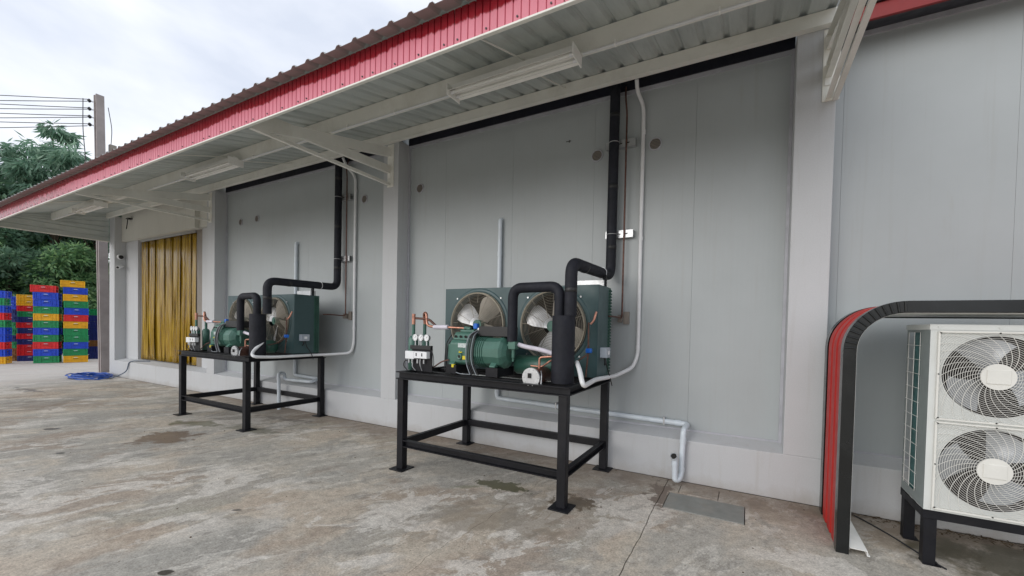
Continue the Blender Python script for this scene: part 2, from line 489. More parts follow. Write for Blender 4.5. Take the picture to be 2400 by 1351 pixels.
class MB:
    """collects boxes, tubes, lathes; build() links them as one mesh object"""
    def __init__(s):
        s.v, s.f, s.s, s.mi = [], [], [], []
        s.cur = 0
    def add(s, vs, fs, smooth=False):
        b = len(s.v)
        s.v.extend([tuple(p) for p in vs])
        for f in fs:
            s.f.append(tuple(i + b for i in f))
            s.s.append(smooth)
            s.mi.append(s.cur)
        return s
    def box(s, x0, x1, y0, y1, z0, z1, M4=None):
        vs = [(x, y, z) for x in (x0, x1) for y in (y0, y1) for z in (z0, z1)]
        if M4 is not None:
            vs = [tuple(M4 @ Vector(p)) for p in vs]
        return s.add(vs, [(0, 1, 3, 2), (4, 6, 7, 5), (0, 4, 5, 1), (2, 3, 7, 6), (0, 2, 6, 4), (1, 5, 7, 3)])
    def beam(s, a, b, w, h, up=(0, 0, 1)):
        """rectangular bar from a to b, width w sideways, height h along up"""
        a, b = Vector(a), Vector(b)
        d = (b - a).normalized()
        up = Vector(up)
        sd_ = d.cross(up).normalized()
        u2 = sd_.cross(d).normalized()
        vs = []
        for p in (a, b):
            for i, j in ((-1, -1), (1, -1), (1, 1), (-1, 1)):
                vs.append(p + sd_ * (i * w / 2) + u2 * (j * h / 2))
        return s.add(vs, [(3, 2, 1, 0), (4, 5, 6, 7), (0, 1, 5, 4), (1, 2, 6, 5), (2, 3, 7, 6), (3, 0, 4, 7)])
    def prism(s, pts, axis, lo, hi):
        """polygon pts (two other axes in order) extruded along axis"""
        n = len(pts)
        vs = []
        for t_ in (lo, hi):
            for p in pts:
                q = list(p)
                q.insert('XYZ'.index(axis), t_)
                vs.append(tuple(q))
        fs = [tuple(range(n))[::-1], tuple(range(n, 2 * n))]
        fs += [(i, (i + 1) % n, n + (i + 1) % n, n + i) for i in range(n)]
        return s.add(vs, fs)
    def cyl(s, a, b, r, seg=16, r2=None, caps=True, smooth=True):
        a, b = Vector(a), Vector(b)
        r2 = r if r2 is None else r2
        d = (b - a).normalized()
        u = d.orthogonal().normalized()
        w = d.cross(u)
        vs = []
        for p, rr in ((a, r), (b, r2)):
            for i in range(seg):
                t_ = 2 * pi * i / seg
                vs.append(p + (u * cos(t_) + w * sin(t_)) * rr)
        s.add(vs, [(i, (i + 1) % seg, seg + (i + 1) % seg, seg + i) for i in range(seg)], smooth)
        if caps:
            s.add(vs, [tuple(range(seg))[::-1], tuple(range(seg, 2 * seg))])
        return s
    def lathe(s, c, axis, prof, seg=32, smooth=True):
        """prof: list of (distance along axis, radius)"""
        c, d = Vector(c), Vector(axis).normalized()
        u = d.orthogonal().normalized()
        w = d.cross(u)
        vs, fs = [], []
        for (h, r) in prof:
            for i in range(seg):
                t_ = 2 * pi * i / seg
                vs.append(c + d * h + (u * cos(t_) + w * sin(t_)) * max(r, 1e-4))
        for k in range(len(prof) - 1):
            for i in range(seg):
                j = (i + 1) % seg
                fs.append((k * seg + i, k * seg + j, (k + 1) * seg + j, (k + 1) * seg + i))
        return s.add(vs, fs, smooth)
    def tube(s, path, r, seg=12, bend=0.0, bs=6, caps=True, closed=False):
        pts = [Vector(p) for p in path]
        if bend > 0 and len(pts) > 2:
            out = [pts[0]]
            for i in range(1, len(pts) - 1):
                p0, p1, p2 = pts[i - 1], pts[i], pts[i + 1]
                d1, d2 = (p0 - p1), (p2 - p1)
                b_ = min(bend, d1.length * 0.48, d2.length * 0.48)
                a_, c_ = p1 + d1.normalized() * b_, p1 + d2.normalized() * b_
                for k in range(bs + 1):
                    t_ = k / bs
                    out.append((1 - t_) ** 2 * a_ + 2 * t_ * (1 - t_) * p1 + t_ * t_ * c_)
            out.append(pts[-1])
            pts = out
        q = [pts[0]]
        for p in pts[1:]:
            if (p - q[-1]).length > 1e-5:
                q.append(p)
        pts = q
        n = len(pts)
        tan = []
        for i in range(n):
            if closed:
                tan.append((pts[(i + 1) % n] - pts[i - 1]).normalized())
            else:
                tan.append((pts[min(i + 1, n - 1)] - pts[max(i - 1, 0)]).normalized())
        u = tan[0].orthogonal().normalized()
        vs = []
        for i in range(n):
            u = (u - tan[i] * u.dot(tan[i])).normalized()
            w = tan[i].cross(u)
            for k in range(seg):
                t_ = 2 * pi * k / seg
                vs.append(pts[i] + (u * cos(t_) + w * sin(t_)) * r)
        fs = []
        for i in range(n if closed else n - 1):
            j = (i + 1) % n
            for k in range(seg):
                l = (k + 1) % seg
                fs.append((i * seg + k, i * seg + l, j * seg + l, j * seg + k))
        s.add(vs, fs, True)
        if caps and not closed:
            s.add(vs, [tuple(range(seg))[::-1], tuple(range((n - 1) * seg, n * seg))])
        return s
    def build(s, name, m_, parent=None, at=None, bevel=0.0, mats=None):
        me = bpy.data.meshes.new(name)
        root = Vector((0, 0, 0))
        if parent is not None:
            p = parent
            while p is not None:
                root += p.location
                p = p.parent
        elif at is not None:
            root = Vector(at)
        else:
            arr = np.array(s.v)
            root = Vector(((arr[:, 0].min() + arr[:, 0].max()) / 2, (arr[:, 1].min() + arr[:, 1].max()) / 2, arr[:, 2].min()))
        vs = np.array(s.v, dtype=float) - np.array(root)
        me.from_pydata(vs.tolist(), [], s.f)
        me.polygons.foreach_set('use_smooth', s.s)
        me.materials.append(M[m_] if isinstance(m_, str) else m_)
        if mats:
            for k in mats:
                me.materials.append(M[k])
            me.polygons.foreach_set('material_index', s.mi)
        me.update()
        o = bpy.data.objects.new(name, me)
        COL.objects.link(o)
        if parent is not None:
            o.parent = parent
        else:
            o.location = root
        if bevel:
            b = o.modifiers.new('bevel', 'BEVEL')
            b.width = bevel
            b.segments = 2
            b.limit_method = 'ANGLE'
            b.angle_limit = radians(40)
        return o

def tag(o, label=None, cat=None, group=None, kind=None):
    if label: o['label'] = label
    if cat: o['category'] = cat
    if group: o['group'] = group
    if kind: o['kind'] = kind
    return o

def empty(name, loc, label=None, cat=None, group=None, kind=None):
    o = bpy.data.objects.new(name, None)
    o.empty_display_size = 0.1
    COL.objects.link(o)
    o.location = loc
    return tag(o, label, cat, group, kind)

def copy_tree(o, parent=None):
    c = o.copy()
    COL.objects.link(c)
    if parent is not None:
        c.parent = parent
    for ch in list(KIDS.get(o.name, [])):
        copy_tree(ch, c)
    return c
KIDS = {}
def index_kids():
    KIDS.clear()
    for o in bpy.data.objects:
        if o.parent is not None:
            KIDS.setdefault(o.parent.name, []).append(o)

# ------------------------------------------------------------------ ground
g = MB().add([(-300, -300, -0.06), (300, -300, -0.06), (300, 300, -0.06), (-300, 300, -0.06)], [(0, 1, 2, 3)])
tag(g.build('ground', 'soil', at=(0, 0, -0.06)), kind='structure')

yard = empty('concrete_yard', (0, 0, -0.05), kind='structure')
xs = [-29.0, -22.4, -16.6, -11.4, -6.36, -1.94, -0.715, 9.0]
ys = [-26.0, -17.0, -8.0, -0.004]
JAG = {-6.36: 0.007, -1.94: 0.022, -0.715: 0.006, -11.4: 0.006, -16.6: 0.006, -22.4: 0.006}
GAP = {-1.94: 0.0016, -0.715: 0.0035, -6.36: 0.003}
def jag(x, y):
    a = JAG.get(x, 0.0)
    return x + a * (sin(y * 2.3 + x) + 0.6 * sin(y * 7.1 + 2 * x) + 0.35 * sin(y * 23.7 + 3 * x) + 0.2 * sin(y * 51.0))
def slab(x0, x1, y0, y1, hole=None):
    gy = 0.0025
    g0, g1 = GAP.get(x0, 0.0025), GAP.get(x1, 0.0025)
    n = max(2, int((y1 - y0) / (0.04 if (x0 in (-1.94, -6.36, -0.715) or x1 in (-1.94, -6.36, -0.715)) else 0.5)))
    yy = [y0 + gy + (y1 - y0 - 2 * gy) * k / n for k in range(n + 1)]
    mb = MB()
    if hole is None:
        for a, b in zip(yy[:-1], yy[1:]):
            p = [(jag(x0, a) + g0, a), (jag(x1, a) - g1, a), (jag(x1, b) - g1, b), (jag(x0, b) + g0, b)]
            mb.add([(*q, 0.0) for q in p] + [(*q, -0.05) for q in p], [(0, 1, 2, 3), (0, 3, 7, 4), (1, 5, 6, 2)])
        a, b = yy[0], yy[-1]
    else:
        hx0, hx1, hy0, rects = hole
        for a, b in zip(yy[:-1], yy[1:]):
            if b <= hy0:
                p = [(jag(x0, a) + g0, a), (x1 - g1, a), (x1 - g1, b), (jag(x0, b) + g0, b)]
            else:
                p = [(jag(x0, a) + g0, a), (hx0, a), (hx0, b), (jag(x0, b) + g0, b)]
            mb.add([(*q, 0.0) for q in p] + [(*q, -0.05) for q in p], [(0, 1, 2, 3), (0, 3, 7, 4), (1, 5, 6, 2)])
            last = b if b <= hy0 else None
            if last: hstart = b
        for (rx0, rx1, ry0, ry1) in [(hx1, x1 - g1, hstart, y1 - gy), (hx0, hx1, hstart, hy0)] + rects:
            mb.box(rx0, rx1, ry0, ry1, -0.05, 0.0)
    return mb.build('slab', 'concrete', yard)
for i in range(len(xs) - 1):
    for j in range(len(ys) - 1):
        if xs[i] == -0.715 and ys[j] == -8.0:
            slab(-0.715, 9.0, -8.0, -0.004, (-0.656, 0.036, -0.778, [(-0.656, -0.576, -0.376, -0.0065), (-0.199, 0.036, -0.376, -0.0065), (-0.576, -0.199, -0.084, -0.0065), (-0.576, -0.199, -0.376, -0.352)]))
        else:
            slab(xs[i], xs[i + 1], ys[j], ys[j + 1])
slab(-29.0, -22.4, -0.004, 5.0)
slab(-22.4, -16.6, -0.004, 5.0)
MB().box(-28.99, 8.99, -25.9, -0.80, -0.055, -0.012).build('joint_filler', 'joint', yard)
MB().box(-28.99, -16.61, -0.009, 4.99, -0.055, -0.012).build('joint_filler', 'joint', yard)
MB().box(-28.99, -0.72, -0.7995, -0.01, -0.055, -0.012).build('joint_filler', 'joint', yard)
tag(MB().box(-0.650, 0.030, -0.772, -0.380, -0.048, 0.004).build('drain_cover', 'lid', bevel=0.006),
    'large rectangular grey concrete drain lid set flush in the yard floor', 'drain cover', 'drain pit lids below the right drain pipe')
tag(MB().box(-0.570, -0.205, -0.345, -0.090, -0.048, 0.002).build('drain_cover', 'concrete', bevel=0.006),
    'small stained concrete drain lid between the wall foot and the large lid', 'drain cover', 'drain pit lids below the right drain pipe')

# ------------------------------------------------------------------ building
B = empty('cold_store_building', (-7.0, 0.0, 0.0), 'white cold store building with recessed grey panel bays and black band above', 'building')
D = 0.24        # depth of the panel bays
ZB = 4.545      # underside of the black band
COLS = [(-16.36, -16.0), (-10.84, -10.51), (-5.262, -4.935), (0.353, 0.676)]
for (x0, x1) in COLS:
    MB().box(x0, x1, 0.0, 0.40, 0.455, 4.56).build('column', 'plaster', B, bevel=0.006)
# plinth with a sill that slopes up to the panels
pl = MB()
pl.prism([(0.0, 0.0), (0.0, 0.455), (D, 0.515), (0.42, 0.515), (0.42, 0.0)], 'X', -16.36, 9.0)
pl.build('plinth', 'plaster', B, bevel=0.008)
# back body of the store
MB().box(-16.34, 9.0, 0.46, 13.0, 0.0, 5.6).build('store_body', 'panel', B)
# panels
def panels(x0, x1, first, z1=ZB + 0.25, w=1.2, y=D):
    edges = [x0]
    x = first
    while x < x1 - 0.02:
        if x > x0 + 0.02:
            edges.append(x)
        x += w
    edges.append(x1)
    for a, b in zip(edges[:-1], edges[1:]):
        MB().box(a + 0.0006, b - 0.0006, y, y + 0.14, 0.505, z1).build('wall_panel', 'panel', B, bevel=0.0012)
panels(-4.935, 0.353, -4.17)
panels(-10.51, -5.262, -9.95)
panels(0.676, 9.0, 0.775)
for a, b in ((-10.51, -5.262), (-4.935, 0.353), (0.676, 9.0)):
    MB().box(a, b, D + 0.012, D + 0.2, 0.5, ZB + 0.2).build('panel_backing', 'seal', B)
    # J trims along column faces, sill and black band
    if b < 1:
        MB().box(b - 0.03, b, D - 0.022, D + 0.01, 0.512, ZB).build('corner_trim', 'trim', B, bevel=0.002)
    MB().box(a, a + 0.03, D - 0.022, D + 0.01, 0.512, ZB).build('corner_trim', 'trim', B, bevel=0.002)
    MB().box(a + 0.03, b - 0.03, D - 0.012, D + 0.01, 0.512, 0.530).build('sill_trim', 'trim', B)
    MB().box(a + 0.03, b - 0.03, D - 0.018, D + 0.01, ZB - 0.045, ZB - 0.001).build('head_trim', 'trim', B)
    MB().box(a, b, D - 0.03, D + 0.15, ZB, ZB + (0.55 if b < 1 else 0.125)).build('black_band', 'beam_black', B)
# taller end of the building on the right: stepped black-red-black eave
mb = MB().prism([(0.235, 4.548), (-0.06, 4.452), (-0.06, 4.462), (0.235, 4.60)], 'X', 0.70, 9.0)
mb.build('black_soffit', 'beam_black', B)
MB().prism([(-0.061, 4.452), (-0.082, 4.457), (-0.082, 4.582), (-0.061, 4.584)], 'X', 0.70, 9.0).build('red_eave_trim', 'shaded_red', B)
MB().prism([(-0.06, 4.586), (-0.105, 4.586), (-0.105, 4.80), (0.4, 4.98), (0.4, 4.78), (-0.06, 4.66)], 'X', 0.70, 9.0).build('black_eave_trim', 'black_gloss', B)
# door bay: lintel, jamb blocks, shallow box
MB().box(-16.0, -10.84, 0.15, 0.46, 3.86, 4.75).build('lintel', 'plaster2', B, bevel=0.004)
MB().box(-16.0, -15.19, D, 0.44, 0.50, 3.858).build('jamb_block', 'plaster', B, bevel=0.006)
MB().box(-11.62, -10.84, D, 0.44, 0.50, 3.858).build('jamb_block', 'plaster', B, bevel=0.006)
MB().box(-12.75, -11.55, 0.06, 0.149, 3.82, 4.32).build('shutter_box', 'plaster2', B, bevel=0.004)
MB().box(-15.188, -11.622, 0.385, 0.459, 0.516, 3.858).build('door_backing', 'room', B)
MB().box(-15.188, -15.09, 0.30, 0.384, 0.516, 3.80).build('door_frame', 'door_frame', B, bevel=0.003)
MB().box(-12.02, -11.622, 0.30, 0.384, 0.516, 3.80).build('door_frame', 'door_frame', B, bevel=0.003)
MB().box(-15.188, -11.622, 0.29, 0.384, 3.801, 3.857).build('door_head', 'door_frame', B, bevel=0.003)

# round louvred vents
def vent(x, z, r=0.078):
    v = MB().lathe((x, D, z), (0, -1, 0), [(0.0, r), (0.012, r), (0.016, r - 0.005), (0.016, r - 0.014), (0.004, r - 0.016)], 28)
    o = v.build('wall_vent', 'trim', B)
    k = MB().cyl((x, D + 0.001, z), (x, D - 0.003, z), r - 0.014, 28)
    k.build('vent_recess', 'seal', o)
    for i in range(7):
        zz = -r + 0.026 + i * (2 * r - 0.052) / 6
        hw = sqrt(max(1e-4, (r - 0.016) ** 2 - zz * zz))
        MB().beam((x - hw, D - 0.008, z + zz), (x + hw, D - 0.008, z + zz), 0.010, 0.008).build('vent_slat', 'door_frame', o)
for x, z in ((-1.736, 3.838), (-1.020, 3.85), (-4.70, 3.84), (-5.985, 3.833), (-9.30, 3.839), (-9.93, 3.832)):
    vent(x, z)
# repair marks on the panel
mk = MB()
mk.box(-2.17, -2.10, D - 0.003, D + 0.001, 4.09, 4.10)
mk.box(-2.13, -2.115, D - 0.004, D + 0.001, 4.078, 4.108)
mk.build('scratch_mark', 'seal', B)

# ------------------------------------------------------------------ strip curtain
cu = empty('strip_curtain', (-13.55, 0.30, 0.52), 'amber translucent plastic strip curtain hanging in the doorway', 'strip curtain')
MB().box(-15.09, -12.02, 0.26, 0.288, 3.80, 3.85).build('hanging_rail', 'galv', cu, bevel=0.003)
ns = 19
for i in range(ns):
    xc = -15.06 + (i + 0.5) * (3.02 / ns)
    w = random.uniform(0.20, 0.30)
    xc += random.uniform(-0.03, 0.03)
    ph, amp = random.uniform(0, 6.28), random.uniform(0.010, 0.030)
    bow = random.uniform(-0.022, 0.034)
    vs, fs = [], []
    nu, nv = 6, 22
    yo = 0.300 + (0.007, 0.0, 0.014)[i % 3]
    for b in range(nv + 1):
        z = 3.80 - b / nv * 3.262
        t_ = b / nv
        for a in range(nu + 1):
            u = a / nu - 0.5
            tw = sin(ph + t_ * 4.0) * amp * t_
            vs.append((xc + u * w * (1 - 0.05 * sin(pi * t_)) + tw, yo - 0.012 * (u * u * 4) + bow * t_ * (0.5 + u) + sin(ph + t_ * 7 + u * 5) * 0.012 * t_, z))
    for b in range(nv):
        for a in range(nu):
            k = b * (nu + 1) + a
            fs.append((k, k + 1, k + nu + 2, k + nu + 1))
    o = MB().add(vs, fs, True).build('strip', 'curtain', cu)
    sm = o.modifiers.new('thickness', 'SOLIDIFY')
    sm.thickness = 0.003

# ------------------------------------------------------------------ lean-to canopy
CN = empty('canopy', (-7.9, -1.0, 3.86), 'long lean-to canopy with red ribbed fascia and corrugated metal sheets on cream steel', 'canopy')
XL, XR = -16.40, 0.675
def zs(y):
    return 4.68 + 0.25 * y
PITCH = 0.2185
# corrugated sheets, three crests each
def roof_sheet(x0, n):
    vs, fs = [], []
    prof = []
    for k in range(n):
        a = x0 + k * PITCH
        prof += [(a, 0), (a + PITCH - 0.075, 0), (a + PITCH - 0.052, 0.026), (a + PITCH - 0.023, 0.026)]
    prof.append((x0 + n * PITCH, 0))
    prof = [(min(x, XR + 0.02), z) for x, z in prof]
    for yy in (-2.25, 0.30):
        for x, z in prof:
            vs.append((x, yy, zs(yy) + z + 0.003))
    nn = len(prof)
    for i in range(nn - 1):
        fs.append((i, i + 1, nn + i + 1, nn + i))
    o = MB().add(vs, fs).build('roof_sheet', 'roof', CN)
    q = o.modifiers.new('thickness', 'SOLIDIFY')
    q.thickness = 0.002
    q.offset = 1
x = XL
while x < XR - 0.05:
    n = min(3, max(1, int(math.ceil((XR - x) / PITCH - 0.01))))
    roof_sheet(x, n)
    x += n * PITCH
# fascia: narrow ribs with grooves, in lengths of fourteen ribs
RP = 0.068
x = XL
fz0, fz1, fy = 3.875, 4.150, -2.10
while x < XR:
    vs, fs, prof = [], [], []
    k = 0
    while k < 14 and x < XR:
        prof += [(x + 0.003, 0.0), (x + 0.006, -0.009), (x + RP - 0.006, -0.009), (x + RP - 0.003, 0.0)]
        x += RP
        k += 1
    for z in (fz0, fz1):
        for px, py in prof:
            vs.append((min(px, XR + 0.01), fy + py, z))
    nn = len(prof)
    fs = [(i, i + 1, nn + i + 1, nn + i) for i in range(nn - 1)]
    o = MB().add(vs, fs).build('fascia_panel', 'fascia', CN)
    q = o.modifiers.new('thickness', 'SOLIDIFY')
    q.thickness = 0.002
    # screws low on every fourth rib
    sc = MB()
    xx = prof[0][0] + 0.034
    for j in range(0, k, 4):
        sc.cyl((xx + j * RP, fy - 0.010, fz0 + 0.028), (xx + j * RP, fy - 0.017, fz0 + 0.028), 0.0075, 8)
    sc.build('screw', 'seal', CN)
# cream members
MB().box(XL, XR, -2.113, -2.080, 3.858, 3.8745).build('eave_angle', 'beige_steel', CN, bevel=0.003)
MB().box(XL, XR, -2.095, -2.05, 3.896, 4.13).build('eave_plate', 'beige_steel', CN)
def c_purlin(name, y, z0, z1, lip=0.05):
    mb = MB()
    mb.box(XL, XR, y - 0.002, y + 0.004, z0, z1)
    mb.box(XL, XR, y + 0.004, y + lip, z0, z0 + 0.004)
    mb.box(XL, XR, y + 0.004, y + lip, z1 - 0.004, z1)
    mb.box(XL, XR, y + lip - 0.004, y + lip, z0 + 0.004, z0 + 0.018)
    return mb.build(name, 'beige_steel', CN)
c_purlin('purlin', -1.10, 4.225, zs(-1.10) - 0.002, 0.06)
c_purlin('purlin', -0.06, 4.535, zs(-0.06) - 0.002, 0.06)
MB().box(XL, XR, -0.075, 0.0, 4.526, 4.5345).build('wall_plate', 'beige_steel', CN, bevel=0.003)
# sag rods between purlins
for xb in (-2.08, -7.6, -13.3):
    MB().cyl((xb, -2.04, 4.02), (xb + 0.02, -1.11, 4.33), 0.008, 8).build('sag_rod', 'beige_steel', CN)
    MB().cyl((xb, -1.03, 4.30), (xb + 0.02, -0.07, 4.60), 0.008, 8).build('sag_rod', 'beige_steel', CN)
# brackets on the columns
def bracket(xc, w=0.055, side=1, end=False):
    # rafter, horizontal member, bottom tie, wall plate
    rt = lambda y: 4.46 + 0.225 * y
    mb = MB()
    mb.prism([(-2.05, rt(-2.05) - 0.135), (-2.05, rt(-2.05)), (-0.012, rt(-0.012)), (-0.012, rt(-0.012) - 0.135)], 'X', xc - 0.003, xc + 0.003)
    for dz in (0.0, -0.135):
        mb.prism([(-2.05, rt(-2.05) + dz - 0.002), (-2.05, rt(-2.05) + dz + 0.003), (-0.012, rt(-0.012) + dz + 0.003), (-0.012, rt(-0.012) + dz - 0.002)], 'X', xc - w, xc + 0.0035)
    mb.build('rafter', 'beige_steel', CN)
    mb = MB()
    mb.prism([(-1.85, 3.995), (-1.85, 4.10), (-0.012, 4.17), (-0.012, 4.06)], 'X', xc - 0.012, xc - 0.006)
    mb.prism([(-1.85, 3.990), (-1.85, 3.995), (-0.012, 4.06), (-0.012, 4.055)], 'X', xc - w, xc - 0.006)
    mb.prism([(-1.85, 4.10), (-1.85, 4.105), (-0.012, 4.175), (-0.012, 4.17)], 'X', xc - w, xc - 0.006)
    mb.build('cross_member', 'beige_steel', CN)
    mb = MB()
    mb.box(xc - 0.045, xc - 0.0, -2.04, -0.012, 3.862, 3.868)
    mb.box(xc - 0.006, xc - 0.0, -2.04, -0.012, 3.868, 3.902)
    mb.build('bottom_tie', 'beige_steel', CN)
    MB().box(xc - 0.075, xc + 0.06, -0.011, -0.001, 3.84, 4.51).build('wall_bracket_plate', 'beige_steel', CN, bevel=0.002)
    for zz in (4.40, 4.02):
        MB().box(xc - 0.06, xc - 0.01, -0.020, -0.012, zz - 0.035, zz + 0.035).build('bolt_plate', 'white_steel', CN, bevel=0.002)
bracket(-5.09)
bracket(-10.68)
bracket(0.64)
vs, fs = [], []
yy, k = -2.04, 0
prof = []
z = 3.87
while z < 4.66:
    prof += [(z, 0.0), (z + 0.10, 0.0), (z + 0.115, 0.02), (z + 0.135, 0.02), (z + 0.15, 0.0)]
    z += 0.15
for y_ in (-2.04, -0.005):
    for z_, o_ in prof:
        vs.append((-16.37 - o_, y_, min(z_, zs(y_) - 0.004)))
nn = len(prof)
q = MB().add(vs, [(i, i + 1, nn + i + 1, nn + i) for i in range(nn - 1)]).build('end_cladding', 'roof', CN)
sm = q.modifiers.new('thickness', 'SOLIDIFY')
sm.thickness = 0.002
MB().box(-16.395, -16.345, -2.04, -0.002, 3.845, 3.868).build('end_trim', 'beige_steel', CN)
# closing angle on the right-hand end of the canopy
mb = MB()
mb.box(0.648, 0.690, -2.10, -0.004, 3.835, 3.861)
mb.box(0.684, 0.690, -2.10, -0.004, 3.861, 3.93)
mb.build('end_angle', 'beige_steel', CN)
# light conduit clipped under the middle purlin
def clipped(x0, x1):
    mb = MB().tube([(x0, -1.12, 4.195), (x1, -1.12, 4.195)], 0.011, 8)
    o = mb.build('conduit_run', 'conduit', CN)
    xx = x0 + 0.3
    while xx < x1:
        MB().box(xx, xx + 0.012, -1.134, -1.10, 4.18, 4.226).build('conduit_clip', 'white_steel', o)
        xx += 0.85
clipped(-4.98, -2.90)
clipped(-1.42, 0.6)
clipped(-7.16, -5.12)
clipped(-10.55, -8.74)
clipped(-16.1, -14.1)

# ------------------------------------------------------------------ batten lights
def light(x0, x1, label, z=4.115, y=-1.19):
    L = empty('fluorescent_light', ((x0 + x1) / 2, y, z), label, 'light', 'batten lights under the canopy')
    hw, top = 0.105, z + 0.095
    mb = MB()
    mb.box(x0, x1, y - 0.035, y + 0.035, z + 0.045, top + 0.02)
    mb.prism([(y - 0.035, z + 0.06), (y - hw, z + 0.015), (y - hw, z + 0.022), (y - 0.035, z + 0.072)], 'X', x0, x1)
    mb.prism([(y + 0.035, z + 0.06), (y + 0.035, z + 0.072), (y + hw, z + 0.022), (y + hw, z + 0.015)], 'X', x0, x1)
    mb.build('housing', 'white_steel', L)
    for xx in (x0 - 0.012, x1):
        MB().box(xx, xx + 0.012, y - hw - 0.004, y + hw + 0.004, z - 0.02, top).build('end_plate', 'white_steel', L, bevel=0.002)
    for yy in (y - 0.045, y + 0.045):
        tb = MB().cyl((x0 + 0.05, yy, z + 0.022), (x1 - 0.05, yy, z + 0.022), 0.0135, 12).build('lamp_tube', 'tube', L)
        for xx in (x0, x1 - 0.05):
            MB().cyl((xx + 0.002, yy, z + 0.022), (xx + 0.048, yy, z + 0.022), 0.016, 12).build('tube_cap', 'white_plastic', tb)
    return L
light(-2.87, -1.455, 'unlit twin tube batten light under the canopy, largest and nearest of the three')
light(-8.72, -7.20, 'unlit batten light under the canopy above the left compressor unit')
light(-14.0, -12.65, 'unlit batten light under the canopy in front of the strip curtain doorway')

# ------------------------------------------------------------------ steel stands
def make_stand():
    X0, X1, Y0, Y1, T = -3.525, -1.405, -1.325, -0.01, 1.12
    st = empty('steel_stand', ((X0 + X1) / 2, (Y0 + Y1) / 2, 0.0))
    lx, ly = (X0 + 0.055, X1 - 0.055), (Y0 + 0.055, Y1 - 0.055)
    for ix, a in enumerate(lx):
        for iy, b in enumerate(ly):
            mb = MB()
            # channel leg, open towards the middle of the stand
            sx = 1 if ix == 0 else -1
            mb.box(a - 0.043, a + 0.043, b - 0.039, b - 0.032, 0.012, T - 0.085)
            mb.box(a - 0.043, a + 0.043, b + 0.032, b + 0.039, 0.012, T - 0.085)
            mb.box(a - sx * 0.043, a - sx * 0.036, b - 0.032, b + 0.032, 0.012, T - 0.085)
            mb.box(a + sx * 0.036, a + sx * 0.043, b - 0.032, b + 0.032, 0.012, T - 0.085)
            leg = mb.build('leg', 'stand', st, bevel=0.003)
            MB().box(a - 0.10, a + 0.10, b - 0.10, b + 0.10, 0.001, 0.012).build('base_plate', 'stand', leg, bevel=0.002)
    def channel(a, b, out, z0, z1, name, wd=0.05, al=0.012):
        """channel between a and b with its open side towards out"""
        a, b, out = Vector(a), Vector(b), Vector(out)
        mb = MB()
        h = z1 - z0
        zm = (z0 + z1) / 2
        inn = -out * (wd / 2)
        mb.beam(a + inn + Vector((0, 0, zm)) + out * 0.004, b + inn + Vector((0, 0, zm)) + out * 0.004, 0.008, h - 0.0205)
        mb.beam(a + Vector((0, 0, z1 - 0.005)), b + Vector((0, 0, z1 - 0.005)), wd, 0.010)
        mb.beam(a + Vector((0, 0, z0 + 0.005)), b + Vector((0, 0, z0 + 0.005)), wd, 0.010)
        return mb.build(name, 'stand', st)
    zt0, zt1 = T - 0.084, T
    channel((X0 - 0.0, Y0 + 0.03, 0), (X1 + 0.0, Y0 + 0.03, 0), (0, -1, 0), zt0, zt1, 'top_rail', 0.06)
    channel((X0 - 0.0, Y1 - 0.03, 0), (X1 + 0.0, Y1 - 0.03, 0), (0, 1, 0), zt0, zt1, 'top_rail', 0.06)
    channel((X0 + 0.03, Y0 + 0.061, 0), (X0 + 0.03, Y1 - 0.061, 0), (-1, 0, 0), zt0, zt1, 'top_rail', 0.06)
    channel((X1 - 0.03, Y0 + 0.061, 0), (X1 - 0.03, Y1 - 0.061, 0), (1, 0, 0), zt0, zt1, 'top_rail', 0.06)
    zl0, zl1 = 0.262, 0.342
    channel((lx[0] + 0.0435, ly[0] - 0.01, 0), (lx[1] - 0.0435, ly[0] - 0.01, 0), (0, -1, 0), zl0, zl1, 'low_rail', 0.05)
    channel((lx[0] + 0.0435, ly[1], 0), (lx[1] - 0.0435, ly[1], 0), (0, 1, 0), zl0, zl1, 'low_rail', 0.05)
    channel((lx[0], ly[0] + 0.040, 0), (lx[0], ly[1] - 0.040, 0), (-1, 0, 0), zl0, zl1, 'low_rail', 0.05)
    channel((lx[1], ly[0] + 0.040, 0), (lx[1], ly[1] - 0.040, 0), (1, 0, 0), zl0, zl1, 'low_rail', 0.05)
    # cross bearers and a deck strip under the machine
    for yy in (-1.03, -0.62, -0.2):
        MB().box(X0 + 0.07, X1 - 0.07, yy - 0.04, yy + 0.04, T - 0.05, T - 0.012).build('cross_bearer', 'stand', st)
    return st
stand = make_stand()
tag(stand, 'black welded steel stand carrying the nearer compressor unit, right of the middle column', 'stand', 'steel stands along the wall')

# ------------------------------------------------------------------ condensing unit
def ellipse_ring(mb, c, r, rt, seg=48, ts=6):
    pts = [(c[0] + r * cos(2 * pi * i / seg), c[1], c[2] + r * sin(2 * pi * i / seg)) for i in range(seg)]
    mb.tube(pts, rt, ts, closed=True)

